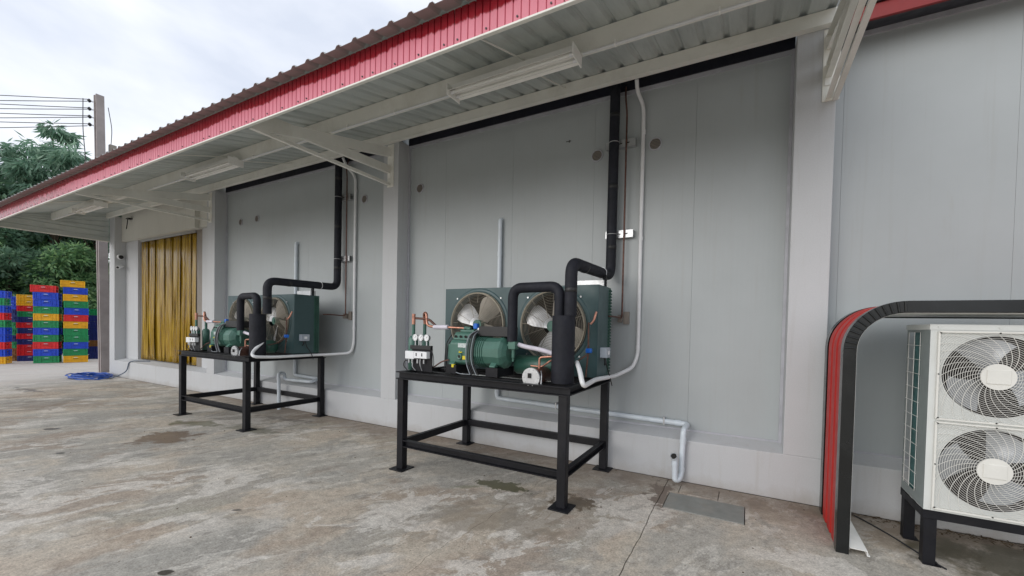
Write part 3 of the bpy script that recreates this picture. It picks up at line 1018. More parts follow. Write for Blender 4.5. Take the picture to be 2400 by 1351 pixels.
def make_unit():
    T = 1.121
    cu_ = empty('condensing_unit', (-2.45, -0.65, T))
    # --- casing with two fan openings
    x0, x1, y0, y1, z0, z1 = -3.43, -1.385, -0.60, -0.16, 1.135, 2.12
    fans = [(-2.915, 1.672), (-1.905, 1.672)]
    R = 0.385
    cs = empty('coil_casing', (0, 0, 0))
    bpy.data.objects.remove(cs)
    mb = MB()
    # front face: grid around circular openings (each half: square ring to circle)
    xm = (x0 + x1) / 2
    def face_with_hole(xa, xb, cx, cz):
        seg = 48
        outer = []
        for i in range(seg):
            t_ = 2 * pi * i / seg
            dx, dz = cos(t_), sin(t_)
            k = min(((xb - cx) / dx) if dx > 1e-9 else 1e9, ((xa - cx) / dx) if dx < -1e-9 else 1e9,
                    ((z1 - cz) / dz) if dz > 1e-9 else 1e9, ((z0 - cz) / dz) if dz < -1e-9 else 1e9)
            outer.append((cx + dx * k, y0, cz + dz * k))
        # snap nearest samples to the corners
        for cxn, czn in ((xa, z0), (xa, z1), (xb, z0), (xb, z1)):
            j = min(range(seg), key=lambda q: (outer[q][0] - cxn) ** 2 + (outer[q][2] - czn) ** 2)
            outer[j] = (cxn, y0, czn)
        inner = [(cx + R * cos(2 * pi * i / seg), y0, cz + R * sin(2 * pi * i / seg)) for i in range(seg)]
        mb.add(outer + inner, [(i, (i + 1) % seg, seg + (i + 1) % seg, seg + i) for i in range(seg)])
    face_with_hole(x0, xm, *fans[0])
    face_with_hole(xm, x1, *fans[1])
    # sides, top, bottom, back
    mb.box(x0, x0 + 0.003, y0 + 0.001, y1, z0, z1)
    mb.box(x1 - 0.003, x1, y0 + 0.001, y1 - 0.10, z0, z1)
    mb.box(x0 + 0.003, x1 - 0.003, y0 + 0.001, y1, z1 - 0.003, z1)
    mb.box(x0 + 0.003, x1 - 0.003, y0 + 0.001, y1, z0, z0 + 0.003)
    mb.box(xm - 0.002, xm + 0.002, y0 + 0.002, y1 - 0.12, z0 + 0.004, z1 - 0.004)
    cs = mb.build('coil_casing', 'teal', cu_)
    MB().box(x0 + 0.005, x1 - 0.02, y1 - 0.11, y1 - 0.002, z0 + 0.005, z1 - 0.005).build('coil_block', 'fin', cs)
    # end plate of the coil with return bends
    MB().box(x1 - 0.012, x1 - 0.004, y1 - 0.099, y1, z0, z1).build('coil_end_plate', 'dkgreen', cs)
    rb = MB()
    for k in range(28):
        zz = z0 + 0.035 + k * 0.0335
        for yy, sgn in ((y1 - 0.075, 1), (y1 - 0.03, -1)):
            rb.tube([(x1 - 0.004, yy, zz), (x1 + 0.016, yy, zz + 0.004), (x1 + 0.020, yy + sgn * 0.018, zz + 0.014), (x1 - 0.004, yy + sgn * 0.022, zz + 0.018)], 0.005, 5, 0.008, 3)
    tag(rb.build('return_bend', 'dkgreen', cs), kind='stuff')
    for fi, (cx, cz) in enumerate(fans):
        # raised shoulder and bell mouth
        MB().lathe((cx, y0, cz), (0, -1, 0), [(0.001, 0.445), (0.008, 0.440), (0.012, 0.425), (0.012, 0.392), (0.006, R), (-0.10, R - 0.012)], 56).build('fan_collar', 'teal', cs)
        gd = MB()
        ellipse_ring(gd, (cx, y0 - 0.045, cz), 0.388, 0.0055)
        ellipse_ring(gd, (cx, y0 - 0.014, cz), 0.392, 0.0055)
        for k in range(17):
            r = 0.095 + k * 0.0174
            ellipse_ring(gd, (cx, y0 - 0.048 - 0.012 * (1 - r / 0.4), cz), r, 0.0024, 44, 4)
        for k in range(8):
            t_ = 2 * pi * k / 8 + 0.32
            gd.tube([(cx + 0.09 * cos(t_), y0 - 0.056, cz + 0.09 * sin(t_)), (cx + 0.385 * cos(t_), y0 - 0.050, cz + 0.385 * sin(t_)), (cx + 0.405 * cos(t_), y0 - 0.01, cz + 0.405 * sin(t_))], 0.0032, 5)
        for k in range(8):
            t_ = 2 * pi * (k + 0.5) / 8 + 0.32
            gd.tube([(cx + 0.27 * cos(t_), y0 - 0.053, cz + 0.27 * sin(t_)), (cx + 0.385 * cos(t_), y0 - 0.050, cz + 0.385 * sin(t_))], 0.0028, 5)
        gd.build('fan_guard', 'wire', cs)
        MB().lathe((cx, y0 - 0.012, cz), (0, -1, 0), [(0.0, 0.386), (0.036, 0.386), (0.036, 0.379), (0.0, 0.379)], 56).build('fan_ring', 'ringmetal', cs)
        hub = MB()
        hub.cyl((cx, y0 + 0.07, cz), (cx, y0 - 0.030, cz), 0.062, 24)
        hub.cyl((cx, y0 - 0.030, cz), (cx, y0 - 0.042, cz), 0.035, 20)
        hub.build('fan_hub', 'green', cs)
        for k in range(4):
            a0 = 2 * pi * k / 4 + (radians(62) if fi == 0 else radians(68))
            vs, fs = [], []
            nr, nt = 7, 5
            for i in range(nr + 1):
                q = i / nr
                r = 0.055 + 0.305 * q
                hw_ = 0.060 + 0.068 * min(1, q * 1.6) - 0.035 * max(0, (q - 0.86) / 0.14) ** 2
                for j in range(nt + 1):
                    u = (j / nt - 0.5) * 2
                    sx_ = u * hw_ - 0.02 * q
                    tw = -(0.60 - 0.22 * q)
                    vs.append((cx + r * cos(a0) - sx_ * cos(tw) * sin(a0), y0 + 0.045 + sx_ * sin(tw) + 0.012 * u * u, cz + r * sin(a0) + sx_ * cos(tw) * cos(a0)))
            for i in range(nr):
                for j in range(nt):
                    q = i * (nt + 1) + j
                    fs.append((q, q + 1, q + nt + 2, q + nt + 1))
            MB().add(vs, fs, True).build('fan_blade', 'alu' if k in (1, 2) else 'alu_unlit', cs)
        # fixing screws
        for k in range(4):
            t_ = pi / 4 + k * pi / 2
            MB().cyl((cx + 0.455 * cos(t_), y0, cz + 0.455 * sin(t_)), (cx + 0.455 * cos(t_), y0 - 0.008, cz + 0.455 * sin(t_)), 0.011, 10).build('screw', 'galv', cs)
    # condensate box on the side, with black leads
    sb = MB().box(x1, x1 + 0.075, -0.52, -0.38, 1.345, 1.455).build('isolator_box', 'greybox', cu_, bevel=0.006)
    MB().box(x1 + 0.076, x1 + 0.082, -0.475, -0.425, 1.38, 1.42).build('isolator_knob', 'white_plastic', sb, bevel=0.003)
    MB().tube([(x1 + 0.035, -0.46, 1.345), (x1 + 0.04, -0.455, 1.30), (x1 + 0.05, -0.49, 1.27)], 0.010, 8, 0.02).build('cable_stub', 'rubber2', sb)
    MB().tube([(x1 + 0.035, -0.43, 1.345), (x1 + 0.045, -0.42, 1.26), (x1 + 0.06, -0.34, 1.14), (x1 + 0.085, -0.32, 1.03)], 0.006, 8, 0.05).build('power_lead', 'rubber2', sb)
    # support post and galvanised channel on top of the casing
    MB().box(-1.80, -1.43, -0.30, -0.20, 2.121, 2.205).build('pipe_support_channel', 'galv', cu_, bevel=0.003)
    MB().box(-1.455, -1.415, -0.27, -0.24, 2.12, 2.26).build('pipe_support_post', 'stand', cu_)

    # --- suction accumulator and insulated pipework
    ac_ = MB()
    ac_.cyl((-1.575, -1.06, T), (-1.575, -1.06, 1.772), 0.112, 36)
    acc = ac_.build('suction_accumulator', 'rubber', cu_, bevel=0.006)
    MB().tube([(-2.190, -1.0, 1.50), (-2.190, -1.0, 2.062), (-1.632, -1.04, 2.062), (-1.632, -1.04, 1.773)], 0.053, 18, 0.115, 8).build('insulated_suction_pipe', 'rubber', cu_)

    # --- compressor
    yf, yb = -1.09, -0.82
    mb = MB()
    mb.prism([(yf, 1.25), (yf - 0.0, 1.46), (yf + 0.035, 1.50), (yb - 0.035, 1.50), (yb, 1.46), (yb, 1.25), (yb - 0.04, 1.225), (yf + 0.04, 1.225)], 'X', -2.95, -2.62)
    mb.prism([(yf + 0.015, 1.27), (yf + 0.015, 1.45), (yb - 0.015, 1.45), (yb - 0.015, 1.27)], 'X', -2.985, -2.95)
    comp = mb.build('compressor', 'green', cu_, bevel=0.012)
    # motor barrel with ribs and end bell
    ym = (yf + yb) / 2
    mb = MB()
    mb.lathe((-2.62, ym, 1.375), (1, 0, 0), [(0.0, 0.165), (0.30, 0.165), (0.30, 0.175), (0.335, 0.175), (0.36, 0.15), (0.39, 0.10), (0.39, 0.0)], 12, False)
    for k in range(5):
        mb.lathe((-2.61 + k * 0.026, ym, 1.375), (1, 0, 0), [(0.0, 0.164), (0.002, 0.176), (0.009, 0.176), (0.011, 0.164)], 12, False)
    mb.build('motor_housing', 'green', comp)
    bl = MB()
    for k in range(8):
        t_ = 2 * pi * (k + .5) / 8
        bl.cyl((-2.285, ym + 0.148 * cos(t_), 1.375 + 0.148 * sin(t_)), (-2.268, ym + 0.148 * cos(t_), 1.375 + 0.148 * sin(t_)), 0.011, 6)
    bl.build('flange_bolt', 'dkgreen', comp)
    # cylinder head: sloped block with four pockets on its front
    mb = MB()
    mb.prism([(yf + 0.02, 1.500), (yf + 0.055, 1.565), (yf + 0.075, 1.585), (yb - 0.05, 1.585), (yb - 0.02, 1.500)], 'X', -2.925, -2.645)
    mb.prism([(yf + 0.09, 1.585), (yf + 0.10, 1.615), (yb - 0.08, 1.615), (yb - 0.07, 1.585)], 'X', -2.88, -2.69)
    hd = mb.build('cylinder_head', 'green', comp, bevel=0.010)
    for k in range(4):
        xx = -2.885 + k * 0.068
        MB().cyl((xx, yf + 0.031, 1.532), (xx, yf + 0.026, 1.530), 0.019, 14).build('bolt_pocket', 'dark', hd)
        MB().cyl((xx, yf + 0.10, 1.616), (xx, yf + 0.10, 1.626), 0.012, 6).build('head_bolt', 'dkgreen', hd)
    MB().box(-2.83, -2.71, yf - 0.004, yf - 0.0005, 1.415, 1.462).build('nameplate', 'plate', comp)
    # sight glass boss, oil plug, labels
    sg = MB().lathe((-2.80, yf, 1.315), (0, -1, 0), [(0, 0.038), (0.022, 0.036), (0.026, 0.028), (0.018, 0.018), (0.018, 0.0)], 20).build('sight_glass', 'green', comp)
    MB().cyl((-2.80, yf - 0.012, 1.315), (-2.80, yf - 0.020, 1.315), 0.016, 14).build('glass_disc', 'dark', sg)
    MB().box(-2.765, -2.715, yf - 0.010, yf - 0.004, 1.285, 1.325).build('oil_label', 'yellow', comp, bevel=0.002)
    MB().cyl((-2.875, yf - 0.02, 1.195), (-2.875, yf - 0.02, 1.228), 0.022, 12).build('oil_plug', 'yellow', comp)
    MB().tube([(-2.80, yf - 0.01, 1.375), (-2.80, yf - 0.02, 1.36), (-2.76, yf - 0.02, 1.365)], 0.006, 6).build('oil_fitting', 'yellow', comp)
    # mounting feet and bearers
    for xx in (-2.90, -2.36):
        MB().prism([(yf - 0.03, 1.222), (yf - 0.03, 1.235), (yf + 0.05, 1.30), (yf + 0.05, 1.222)], 'X', xx - 0.035, xx + 0.035).build('mounting_foot', 'green', comp, bevel=0.004)
        MB().box(xx - 0.075, xx + 0.075, yf - 0.035, yb + 0.03, T, 1.218).build('compressor_bearer', 'stand', cu_, bevel=0.003)
    # terminal box
    tb = MB().box(-2.60, -2.20, -1.03, -0.86, 1.545, 1.655).build('terminal_box', 'rubber2', comp, bevel=0.008)
    MB().cyl((-2.625, -1.0, 1.62), (-2.60, -1.0, 1.62), 0.018, 12).build('cable_gland', 'white_plastic', tb)
    MB().cyl((-2.625, -1.0, 1.585), (-2.60, -1.0, 1.585), 0.015, 12).build('cable_gland', 'white_plastic', tb)
    # suction valve under the insulated pipe
    mb = MB()
    mb.box(-2.215, -2.13, -1.04, -0.96, 1.42, 1.50)
    mb.cyl((-2.28, -1.0, 1.455), (-2.21, -1.0, 1.455), 0.022, 10)
    mb.cyl((-2.172, -1.0, 1.42), (-2.172, -1.0, 1.33), 0.020, 8)
    mb.cyl((-2.172, -1.0, 1.33), (-2.172, -1.0, 1.29), 0.012, 8)
    mb.build('suction_valve', 'green', cu_, bevel=0.004)
    # blue caps
    MB().box(-2.70, -2.645, -1.0, -0.95, 1.62, 1.685).build('blue_cap', 'blue', cu_, bevel=0.012)
    MB().box(-1.475, -1.415, -0.72, -0.66, 1.40, 1.45).build('blue_cap', 'blue', cu_, bevel=0.012)
    # cables
    for k, (dx, mname) in enumerate(((0.0, 'greycable'), (0.018, 'rubber2'), (0.034, 'rubber2'), (0.05, 'greycable'), (0.066, 'rubber2'))):
        bx = -2.62 - 0.0 * k + dx * 0.4
        MB().tube([(-2.615, -1.005, 1.615 - 0.006 * k), (bx - 0.06 + dx, -1.10, 1.56), (bx - 0.07 + dx, yf - 0.05, 1.40), (bx - 0.06 + dx, yf - 0.05, 1.25), (bx - 0.01 + dx * 1.2, yf - 0.04, T + 0.01)], 0.0065, 7, 0.12, 6).build('motor_cable', mname, cu_)
    MB().tube([(-2.95, -1.0, 1.52), (-3.02, -1.03, 1.45), (-3.03, -1.05, 1.28), (-3.01, -1.06, 1.14)], 0.009, 7, 0.1).build('heater_cable', 'rubber2', cu_)
    MB().tube([(-2.98, -1.02, 1.55), (-3.045, -1.03, 1.46), (-3.05, -1.05, 1.28), (-3.04, -1.06, 1.14)], 0.006, 7, 0.1).build('heater_cable', 'rubber2', cu_)
    MB().tube([(-2.95, -1.1, 1.27), (-3.03, -1.12, 1.25), (-3.16, -1.12, 1.17), (-3.25, -1.1, 1.15)], 0.008, 7, 0.06).build('capillary_tube', 'oldcopper', cu_)
    MB().tube([(-2.62, -1.14, T + 0.012), (-2.74, -1.15, T + 0.01), (-2.82, -1.13, T + 0.02)], 0.006, 6, 0.05).build('loose_cable', 'greycable', cu_)

    # --- gauge panel
    gp = MB()
    gp.box(-3.44, -3.135, -1.165, -1.155, T, 1.42)
    gp.box(-3.44, -3.135, -1.155, -1.10, T, T + 0.006)
    panel = gp.build('gauge_panel', 'stand', cu_, bevel=0.003)
    MB().box(-3.44, -3.13, -1.20, -1.166, 1.375, 1.42).build('manifold_block', 'rubber2', panel, bevel=0.004)
    for gx in (-3.375, -3.290, -3.205):
        ga = MB().lathe((gx, -1.185, 1.508), (0, -1, 0), [(-0.03, 0.0), (-0.03, 0.034), (0.0, 0.040), (0.006, 0.040), (0.006, 0.035)], 24).build('pressure_gauge', 'galv', panel)
        MB().cyl((gx, -1.188, 1.508), (gx, -1.1895, 1.508), 0.035, 24).build('gauge_face', 'dial', ga)
        tk = MB()
        for q in range(9):
            t_ = radians(-45 + q * 33.75)
            tk.beam((gx + 0.024 * cos(t_), -1.1905, 1.508 + 0.024 * sin(t_)), (gx + 0.031 * cos(t_), -1.1905, 1.508 + 0.031 * sin(t_)), 0.001, 0.003)
        tk.beam((gx - 0.004, -1.191, 1.502), (gx + 0.015, -1.191, 1.526), 0.001, 0.003)
        tk.build('gauge_scale', 'dark', ga)
        MB().cyl((gx + 0.002, -1.18, 1.42), (gx, -1.18, 1.47), 0.008, 8).build('gauge_stem', 'galv', ga)
    MB().box(-3.50, -3.366, -1.215, -1.166, 1.262, 1.352).build('pressure_switch', 'white_plastic', panel, bevel=0.004)
    ps = MB().box(-3.355, -3.165, -1.225, -1.166, 1.275, 1.352).build('pressure_switch', 'white_plastic', panel, bevel=0.004)
    for xx in (-3.325, -3.24):
        MB().box(xx, xx + 0.014, -1.2275, -1.2255, 1.30, 1.335).build('switch_window', 'dark', ps)
    for xx in (-3.46, -3.41, -3.33, -3.235):
        MB().cyl((xx, -1.19, 1.262), (xx, -1.19, 1.215), 0.010, 8).build('flare_nut', 'galv', panel)
    MB().tube([(-3.41, -1.19, 1.22), (-3.40, -1.2, 1.17), (-3.37, -1.18, 1.13)], 0.004, 6, 0.03).build('capillary_tube', 'galv', panel)
    MB().tube([(-3.29, -1.19, 1.27), (-3.285, -1.2, 1.20), (-3.27, -1.18, 1.13)], 0.004, 6, 0.03).build('capillary_tube', 'galv', panel)
    MB().tube([(-3.45, -1.17, 1.24), (-3.55, -1.17, 1.235), (-3.57, -1.17, 1.17), (-3.52, -1.16, 1.125)], 0.006, 7, 0.05).build('control_cable', 'rubber2', panel)
    MB().tube([(-3.14, -1.17, 1.38), (-3.10, -1.18, 1.30), (-3.105, -1.17, 1.20), (-3.14, -1.16, 1.18)], 0.004, 6, 0.04).build('control_cable', 'rubber2', panel)

    # --- oil separators with copper tails
    for i, (ox, oy, zt) in enumerate(((-3.535, -1.05, 1.52), (-3.47, -0.93, 1.50))):
        ves = MB().lathe((ox, oy, T), (0, 0, 1), [(0, 0.0), (0, 0.056), (zt - T - 0.03, 0.056), (zt - T, 0.035), (zt - T, 0.0)], 24).build('oil_separator', 'green', cu_)
        MB().cyl((ox, oy, zt - 0.01), (ox, oy, 1.665), 0.020, 12).build('riser_stub', 'green', ves)
    MB().cyl((-3.535, -1.05, 1.66), (-3.535, -1.05, 1.785), 0.021, 14).build('copper_riser', 'copper', cu_)
    MB().tube([(-3.47, -0.93, 1.66), (-3.47, -0.95, 1.80), (-3.39, -0.99, 1.80), (-3.37, -1.0, 1.65), (-3.25, -1.0, 1.632)], 0.016, 12, 0.045, 6).build('copper_loop', 'copper', cu_)
    MB().tube([(-3.535, -1.04, 1.735), (-3.35, -0.99, 1.725), (-3.25, -0.97, 1.64)], 0.014, 12, 0.04, 5).build('copper_branch', 'oldcopper', cu_)
    MB().tube([(-3.26, -1.0, 1.632), (-3.05, -1.0, 1.635)], 0.026, 14).build('discharge_sleeve', 'mauve_foam', cu_)
    MB().tube([(-3.06, -1.0, 1.635), (-2.79, -0.96, 1.625)], 0.013, 12).build('discharge_pipe', 'copper', cu_)
    MB().cyl((-2.84, -0.965, 1.626), (-2.76, -0.955, 1.622), 0.024, 10).build('discharge_valve', 'green', cu_)

    # --- receiver tank lying along the back, filter drier, liquid line
    rt_ = MB().lathe((-2.25, -0.80, 1.245), (1, 0, 0), [(0, 0.0), (0.0, 0.06), (0.03, 0.105), (0.60, 0.105), (0.63, 0.06), (0.63, 0.0)], 28).build('receiver_tank', 'dkgreen', cu_)
    fd = MB().lathe((-1.813, -0.95, 1.18), (0, -1, 0), [(0, 0.0), (0.0, 0.06), (0.02, 0.075), (0.28, 0.075)], 24).build('filter_drier', 'oldcopper', cu_)
    MB().cyl((-1.813, -1.25, 1.175), (-1.813, -1.272, 1.175), 0.093, 32).build('drier_flange', 'galv', fd, bevel=0.003)
    MB().cyl((-1.813, -1.23, 1.175), (-1.813, -1.2495, 1.175), 0.086, 32).build('drier_gasket', 'dark', fd)
    kb = MB()
    for k in range(10):
        t_ = 2 * pi * k / 10
        kb.cyl((-1.813 + 0.076 * cos(t_), -1.272, 1.175 + 0.076 * sin(t_)), (-1.813 + 0.076 * cos(t_), -1.278, 1.175 + 0.076 * sin(t_)), 0.006, 6)
    kb.build('flange_bolt', 'galv', fd)
    MB().box(-1.840, -1.808, -1.284, -1.273, 1.170, 1.215).build('drier_tag', 'dark', fd)
    MB().tube([(-1.74, -1.20, 1.235), (-1.712, -1.24, 1.20), (-1.71, -1.26, 1.075)], 0.006, 8, 0.03).build('relief_tube', 'galv', fd)
    MB().tube([(-1.80, -1.12, 1.25), (-1.80, -1.12, 1.36), (-1.66, -1.10, 1.375), (-1.62, -1.0, 1.37)], 0.012, 10, 0.03).build('liquid_pipe', 'copper', cu_)
    MB().tube([(-1.93, -1.05, 1.265), (-1.80, -1.06, 1.262), (-1.70, -1.06, 1.335), (-1.66, -0.95, 1.345)], 0.010, 10, 0.03).build('liquid_pipe', 'copper', cu_)
    MB().tube([(-2.13, -0.97, 1.47), (-2.05, -0.96, 1.45), (-1.85, -0.96, 1.425), (-1.70, -0.96, 1.385)], 0.024, 12, 0.08).build('foam_covered_pipe', 'mauve_foam', cu_)
    MB().tube([(-1.46, -0.68, 1.72), (-1.455, -0.68, 1.42), (-1.47, -0.70, 1.15)], 0.009, 8, 0.02).build('header_pipe', 'oldcopper', cu_)
    MB().tube([(-1.44, -0.69, 1.40), (-1.55, -0.80, 1.30), (-1.60, -0.90, 1.28)], 0.007, 8, 0.02).build('header_pipe', 'oldcopper', cu_)
    MB().tube([(-1.395, -0.63, 1.83), (-1.41, -0.66, 1.74), (-1.44, -0.68, 1.70)], 0.012, 10, 0.03).build('header_pipe', 'copper', cu_)
    MB().box(x0 + 0.02, x1 - 0.02, y0 + 0.03, y1 - 0.03, T - 0.0, z0 - 0.001).build('base_skid', 'stand', cu_)
    return cu_
unit = make_unit()
tag(unit, 'green twin fan condensing unit on the nearer black stand, right of the middle column', 'condensing unit', 'condensing units on stands')

index_kids()
SH = -5.225
st2 = copy_tree(stand)
st2.location.x += SH
tag(st2, 'black welded steel stand carrying the farther compressor unit, left of the middle column', 'stand')
un2 = copy_tree(unit)
un2.location.x += SH
tag(un2, 'green twin fan condensing unit on the farther black stand, nearer the doorway', 'condensing unit')

# ------------------------------------------------------------------ pipes up the wall
def riser(dx, which):
    o = MB().tube([(-1.508 + dx, -1.06, 1.774), (-1.508 + dx, -1.06, 2.285), (-1.488 + dx, 0.12, 2.30), (-1.484 + dx, 0.12, 4.60)], 0.060, 20, 0.13, 8)
    o = o.build('insulated_pipe', 'rubber')
    tag(o, 'thick black insulated pipe rising to the roof from the %s compressor unit' % which, 'pipe', 'black insulated wall pipes')
    # hose clips round the pipe
    for zz in (3.90, 2.80):
        ellipse = [(-1.484 + dx + 0.0625 * cos(2 * pi * i / 20), 0.12 + 0.0625 * sin(2 * pi * i / 20), zz) for i in range(20)]
        MB().tube(ellipse, 0.004, 5, closed=True).build('pipe_clip', 'galv', o)
    for zz in (4.2, 3.35, 2.62):
        MB().lathe((-1.484 + dx, 0.12, zz), (0, 0, 1), [(0, 0.0600), (0.001, 0.0613), (0.045, 0.0613), (0.046, 0.0600)], 20).build('tape_band', 'rubber2', o)
    for yb_ in (-0.75,):
        MB().lathe((-1.504 + dx, yb_, 2.287), (0, 1, 0.0), [(0, 0.0600), (0.001, 0.0618), (0.045, 0.0618), (0.046, 0.0600)], 20).build('tape_band', 'rubber2', o)
    MB().lathe((-1.508 + dx, -1.06, 2.0), (0, 0, 1), [(0, 0.0600), (0.001, 0.0613), (0.04, 0.0613), (0.041, 0.0600)], 20).build('tape_band', 'rubber2', o)
    cl = [(-1.495 + dx + 0.0625 * cos(2 * pi * i / 20), -0.20, 2.296 + 0.0625 * sin(2 * pi * i / 20)) for i in range(20)]
    MB().tube(cl, 0.004, 5, closed=True).build('pipe_clip', 'white_plastic', o)
    return o
riser(0.0, 'nearer')
riser(-5.04, 'farther')

def wall_bracket(x0, x1, z, label):
    mb = MB()
    mb.box(x0, x1, D - 0.07, D - 0.064, z - 0.045, z + 0.045)
    mb.box(x0, x1, D - 0.064, D - 0.001, z - 0.045, z - 0.040)
    mb.box(x0, x1, D - 0.064, D - 0.001, z + 0.040, z + 0.045)
    o = mb.build('pipe_bracket', 'galv')
    tag(o, label, 'bracket', 'pipe support channels on the wall')
    for k in range(3):
        xx = x0 + (k + 1) * (x1 - x0) / 4
        MB().box(xx - 0.02, xx + 0.02, D - 0.0725, D - 0.0705, z - 0.006, z + 0.006).build('slot', 'dark', o)
    return o
wall_bracket(-1.60, -1.24, 3.90, 'upper galvanised channel behind the nearer black pipe')
wall_bracket(-1.58, -1.24, 2.81, 'lower galvanised channel behind the nearer black pipe, at mid height of the wall')
wall_bracket(-6.62, -6.28, 3.90, 'upper galvanised channel behind the farther black pipe')
wall_bracket(-6.60, -6.28, 2.81, 'lower galvanised channel behind the farther black pipe')

def copper_line(dx, which):
    o = MB().tube([(-1.385 + dx, D - 0.02, 4.60), (-1.365 + dx, D - 0.085, 4.42), (-1.345 + dx, D - 0.085, 4.25), (-1.342 + dx, D - 0.085, 1.79), (-1.36 + dx, -0.10, 1.80), (-1.378 + dx, -0.25, 1.80)], 0.0105, 10, 0.05).build('copper_pipe', 'oldcopper')
    tag(o, 'thin copper pipe running down the wall beside the %s black insulated pipe' % which, 'pipe', 'thin copper wall pipes')
    mb = MB()
    mb.box(-1.39 + dx, -1.36 + dx, D - 0.105, D, 1.74, 1.83)
    mb.box(-1.34 + dx, -1.27 + dx, D - 0.03, D, 1.72, 1.87)
    mb.box(-1.36 + dx, -1.34 + dx, D - 0.105, D - 0.06, 1.76, 1.80)
    mb.build('pipe_clamp', 'door_frame', o)
copper_line(0.0, 'nearer')
copper_line(-5.0, 'farther')

cdt = MB().tube([(-1.215, D - 0.18, 4.56), (-1.225, D - 0.10, 4.47), (-1.158, D - 0.035, 4.30), (-1.150, D - 0.035, 1.36), (-1.20, D - 0.06, 1.20), (-1.33, -0.10, 1.115), (-1.345, -0.75, 1.14), (-1.29, -1.25, 1.13), (-1.36, -1.15, 1.26), (-1.46, -0.98, 1.32)], 0.023, 14, 0.11, 7)
c1 = tag(cdt.build('conduit', 'conduit'), 'white flexible conduit from the roof curving under the nearer compressor unit', 'conduit', 'white conduits on the wall')
for zz in (3.98, 2.72, 1.42):
    MB().cyl((-1.152, D - 0.035, zz), (-1.152, D - 0.035, zz + 0.045), 0.0265, 14).build('coupling', 'conduit', c1)
cdt = MB().tube([(-6.36, D - 0.16, 4.56), (-6.34, D - 0.10, 4.42), (-6.185, D - 0.035, 4.25), (-6.178, D - 0.035, 1.30), (-6.23, D - 0.05, 1.13), (-6.45, -0.05, 1.105), (-6.575, -0.25, 1.10), (-6.56, -0.95, 1.10), (-6.57, -1.26, 1.12), (-6.72, -1.17, 1.20), (-6.70, -1.02, 1.34), (-6.84, -0.93, 1.385)], 0.023, 14, 0.12, 7)
c2 = tag(cdt.build('conduit', 'conduit'), 'white flexible conduit from the roof curving under the farther compressor unit', 'conduit', 'white conduits on the wall')
for zz in (3.98, 2.72, 1.55):
    MB().cyl((-6.18, D - 0.035, zz), (-6.18, D - 0.035, zz + 0.045), 0.0265, 14).build('coupling', 'conduit', c2)

# drain pipes
PR = 0.030
dp = MB().tube([(-3.14, D + 0.02, 3.18), (-3.14, D - 0.04, 3.175), (-3.14, D - 0.04, 0.635), (-0.565, D - 0.04, 0.592), (-0.575, -0.06, 0.575), (-0.585, -0.06, 0.10), (-0.60, -0.125, 0.055), (-0.635, -0.16, 0.06), (-0.640, -0.16, 0.285), (-0.645, -0.185, 0.315)], PR, 16, 0.05, 5).build('drain_pipe', 'pvc')
tag(dp, 'pale blue drain pipe running along the sill and down beside the drain lids', 'pipe', 'pale blue drain pipes')
for (x, z) in ((-2.2, 0.620), (-1.55, 0.609), (-0.82, 0.597)):
    MB().box(x - 0.008, x + 0.008, D - 0.075, D, z - 0.036, z + 0.048).build('saddle_clip', 'galv', dp)
for a, b in (((-0.576, -0.06, 0.50), (-0.577, -0.06, 0.44)), ((-0.640, -0.16, 0.215), (-0.640, -0.16, 0.255)), ((-0.70, D - 0.04, 0.596), (-0.64, D - 0.04, 0.594)), ((-0.584, -0.06, 0.13), (-0.5835, -0.06, 0.17))):
    MB().cyl(a, b, PR + 0.004, 16).build('pipe_socket', 'pvc', dp)
MB().cyl((-0.6435, -0.178, 0.306), (-0.648, -0.198, 0.326), PR + 0.005, 16, caps=False).build('open_elbow', 'pvc', dp)
MB().cyl((-0.6445, -0.184, 0.313), (-0.6478, -0.1965, 0.3245), PR - 0.002, 16).build('pipe_mouth', 'dark', dp)
dp2 = MB().tube([(-7.875, D + 0.02, 3.215), (-7.875, D - 0.04, 3.21), (-7.88, D - 0.04, 0.62), (-7.12, D - 0.04, 0.60), (-7.12, 0.04, 0.56), (-7.82, -0.03, 0.56), (-7.83, -0.03, 0.68), (-7.83, -0.14, 0.69), (-7.80, -0.14, 0.0)], PR, 16, 0.05, 5).build('drain_pipe', 'pvc')
tag(dp2, 'pale blue drain pipe zigzagging on the sill behind the farther stand', 'pipe', 'pale blue drain pipes')
for zz in (2.75,):
    MB().cyl((-7.876, D - 0.04, zz), (-7.876, D - 0.04, zz + 0.07), PR + 0.004, 16).build('pipe_socket', 'pvc', dp2)
MB().cyl((-3.14, D - 0.04, 2.66), (-3.14, D - 0.04, 2.72), PR + 0.004, 16).build('pipe_socket', 'pvc', dp)
MB().cyl((-3.14, D - 0.04, 0.70), (-3.14, D - 0.04, 0.78), PR + 0.004, 16).build('pipe_socket', 'pvc', dp)

# ------------------------------------------------------------------ cameras on the far column, small lamp hook
dc = MB().lathe((-15.998, 0.12, 3.42), (1, 0, 0), [(0, 0.075), (0.02, 0.078), (0.05, 0.070), (0.06, 0.055)], 20).build('dome_camera', 'white_plastic')
tag(dc, 'white dome security camera, upper of the two on the far column', 'security camera')
MB().lathe((-15.94, 0.12, 3.41), (1, 0, -0.5), [(0.0, 0.055), (0.02, 0.05), (0.04, 0.03), (0.048, 0.0)], 16).build('dark_dome', 'dark', dc)
bc = MB().cyl((-16.0, 0.14, 3.16), (-15.96, 0.14, 3.16), 0.04, 14).cyl((-15.96, 0.14, 3.16), (-15.84, 0.02, 3.10), 0.045, 16).build('bullet_camera', 'white_plastic')
tag(bc, 'small white bullet security camera below the dome camera on the far column', 'security camera')
MB().cyl((-15.842, 0.022, 3.101), (-15.835, 0.015, 3.098), 0.032, 14).build('lens', 'dark', bc)
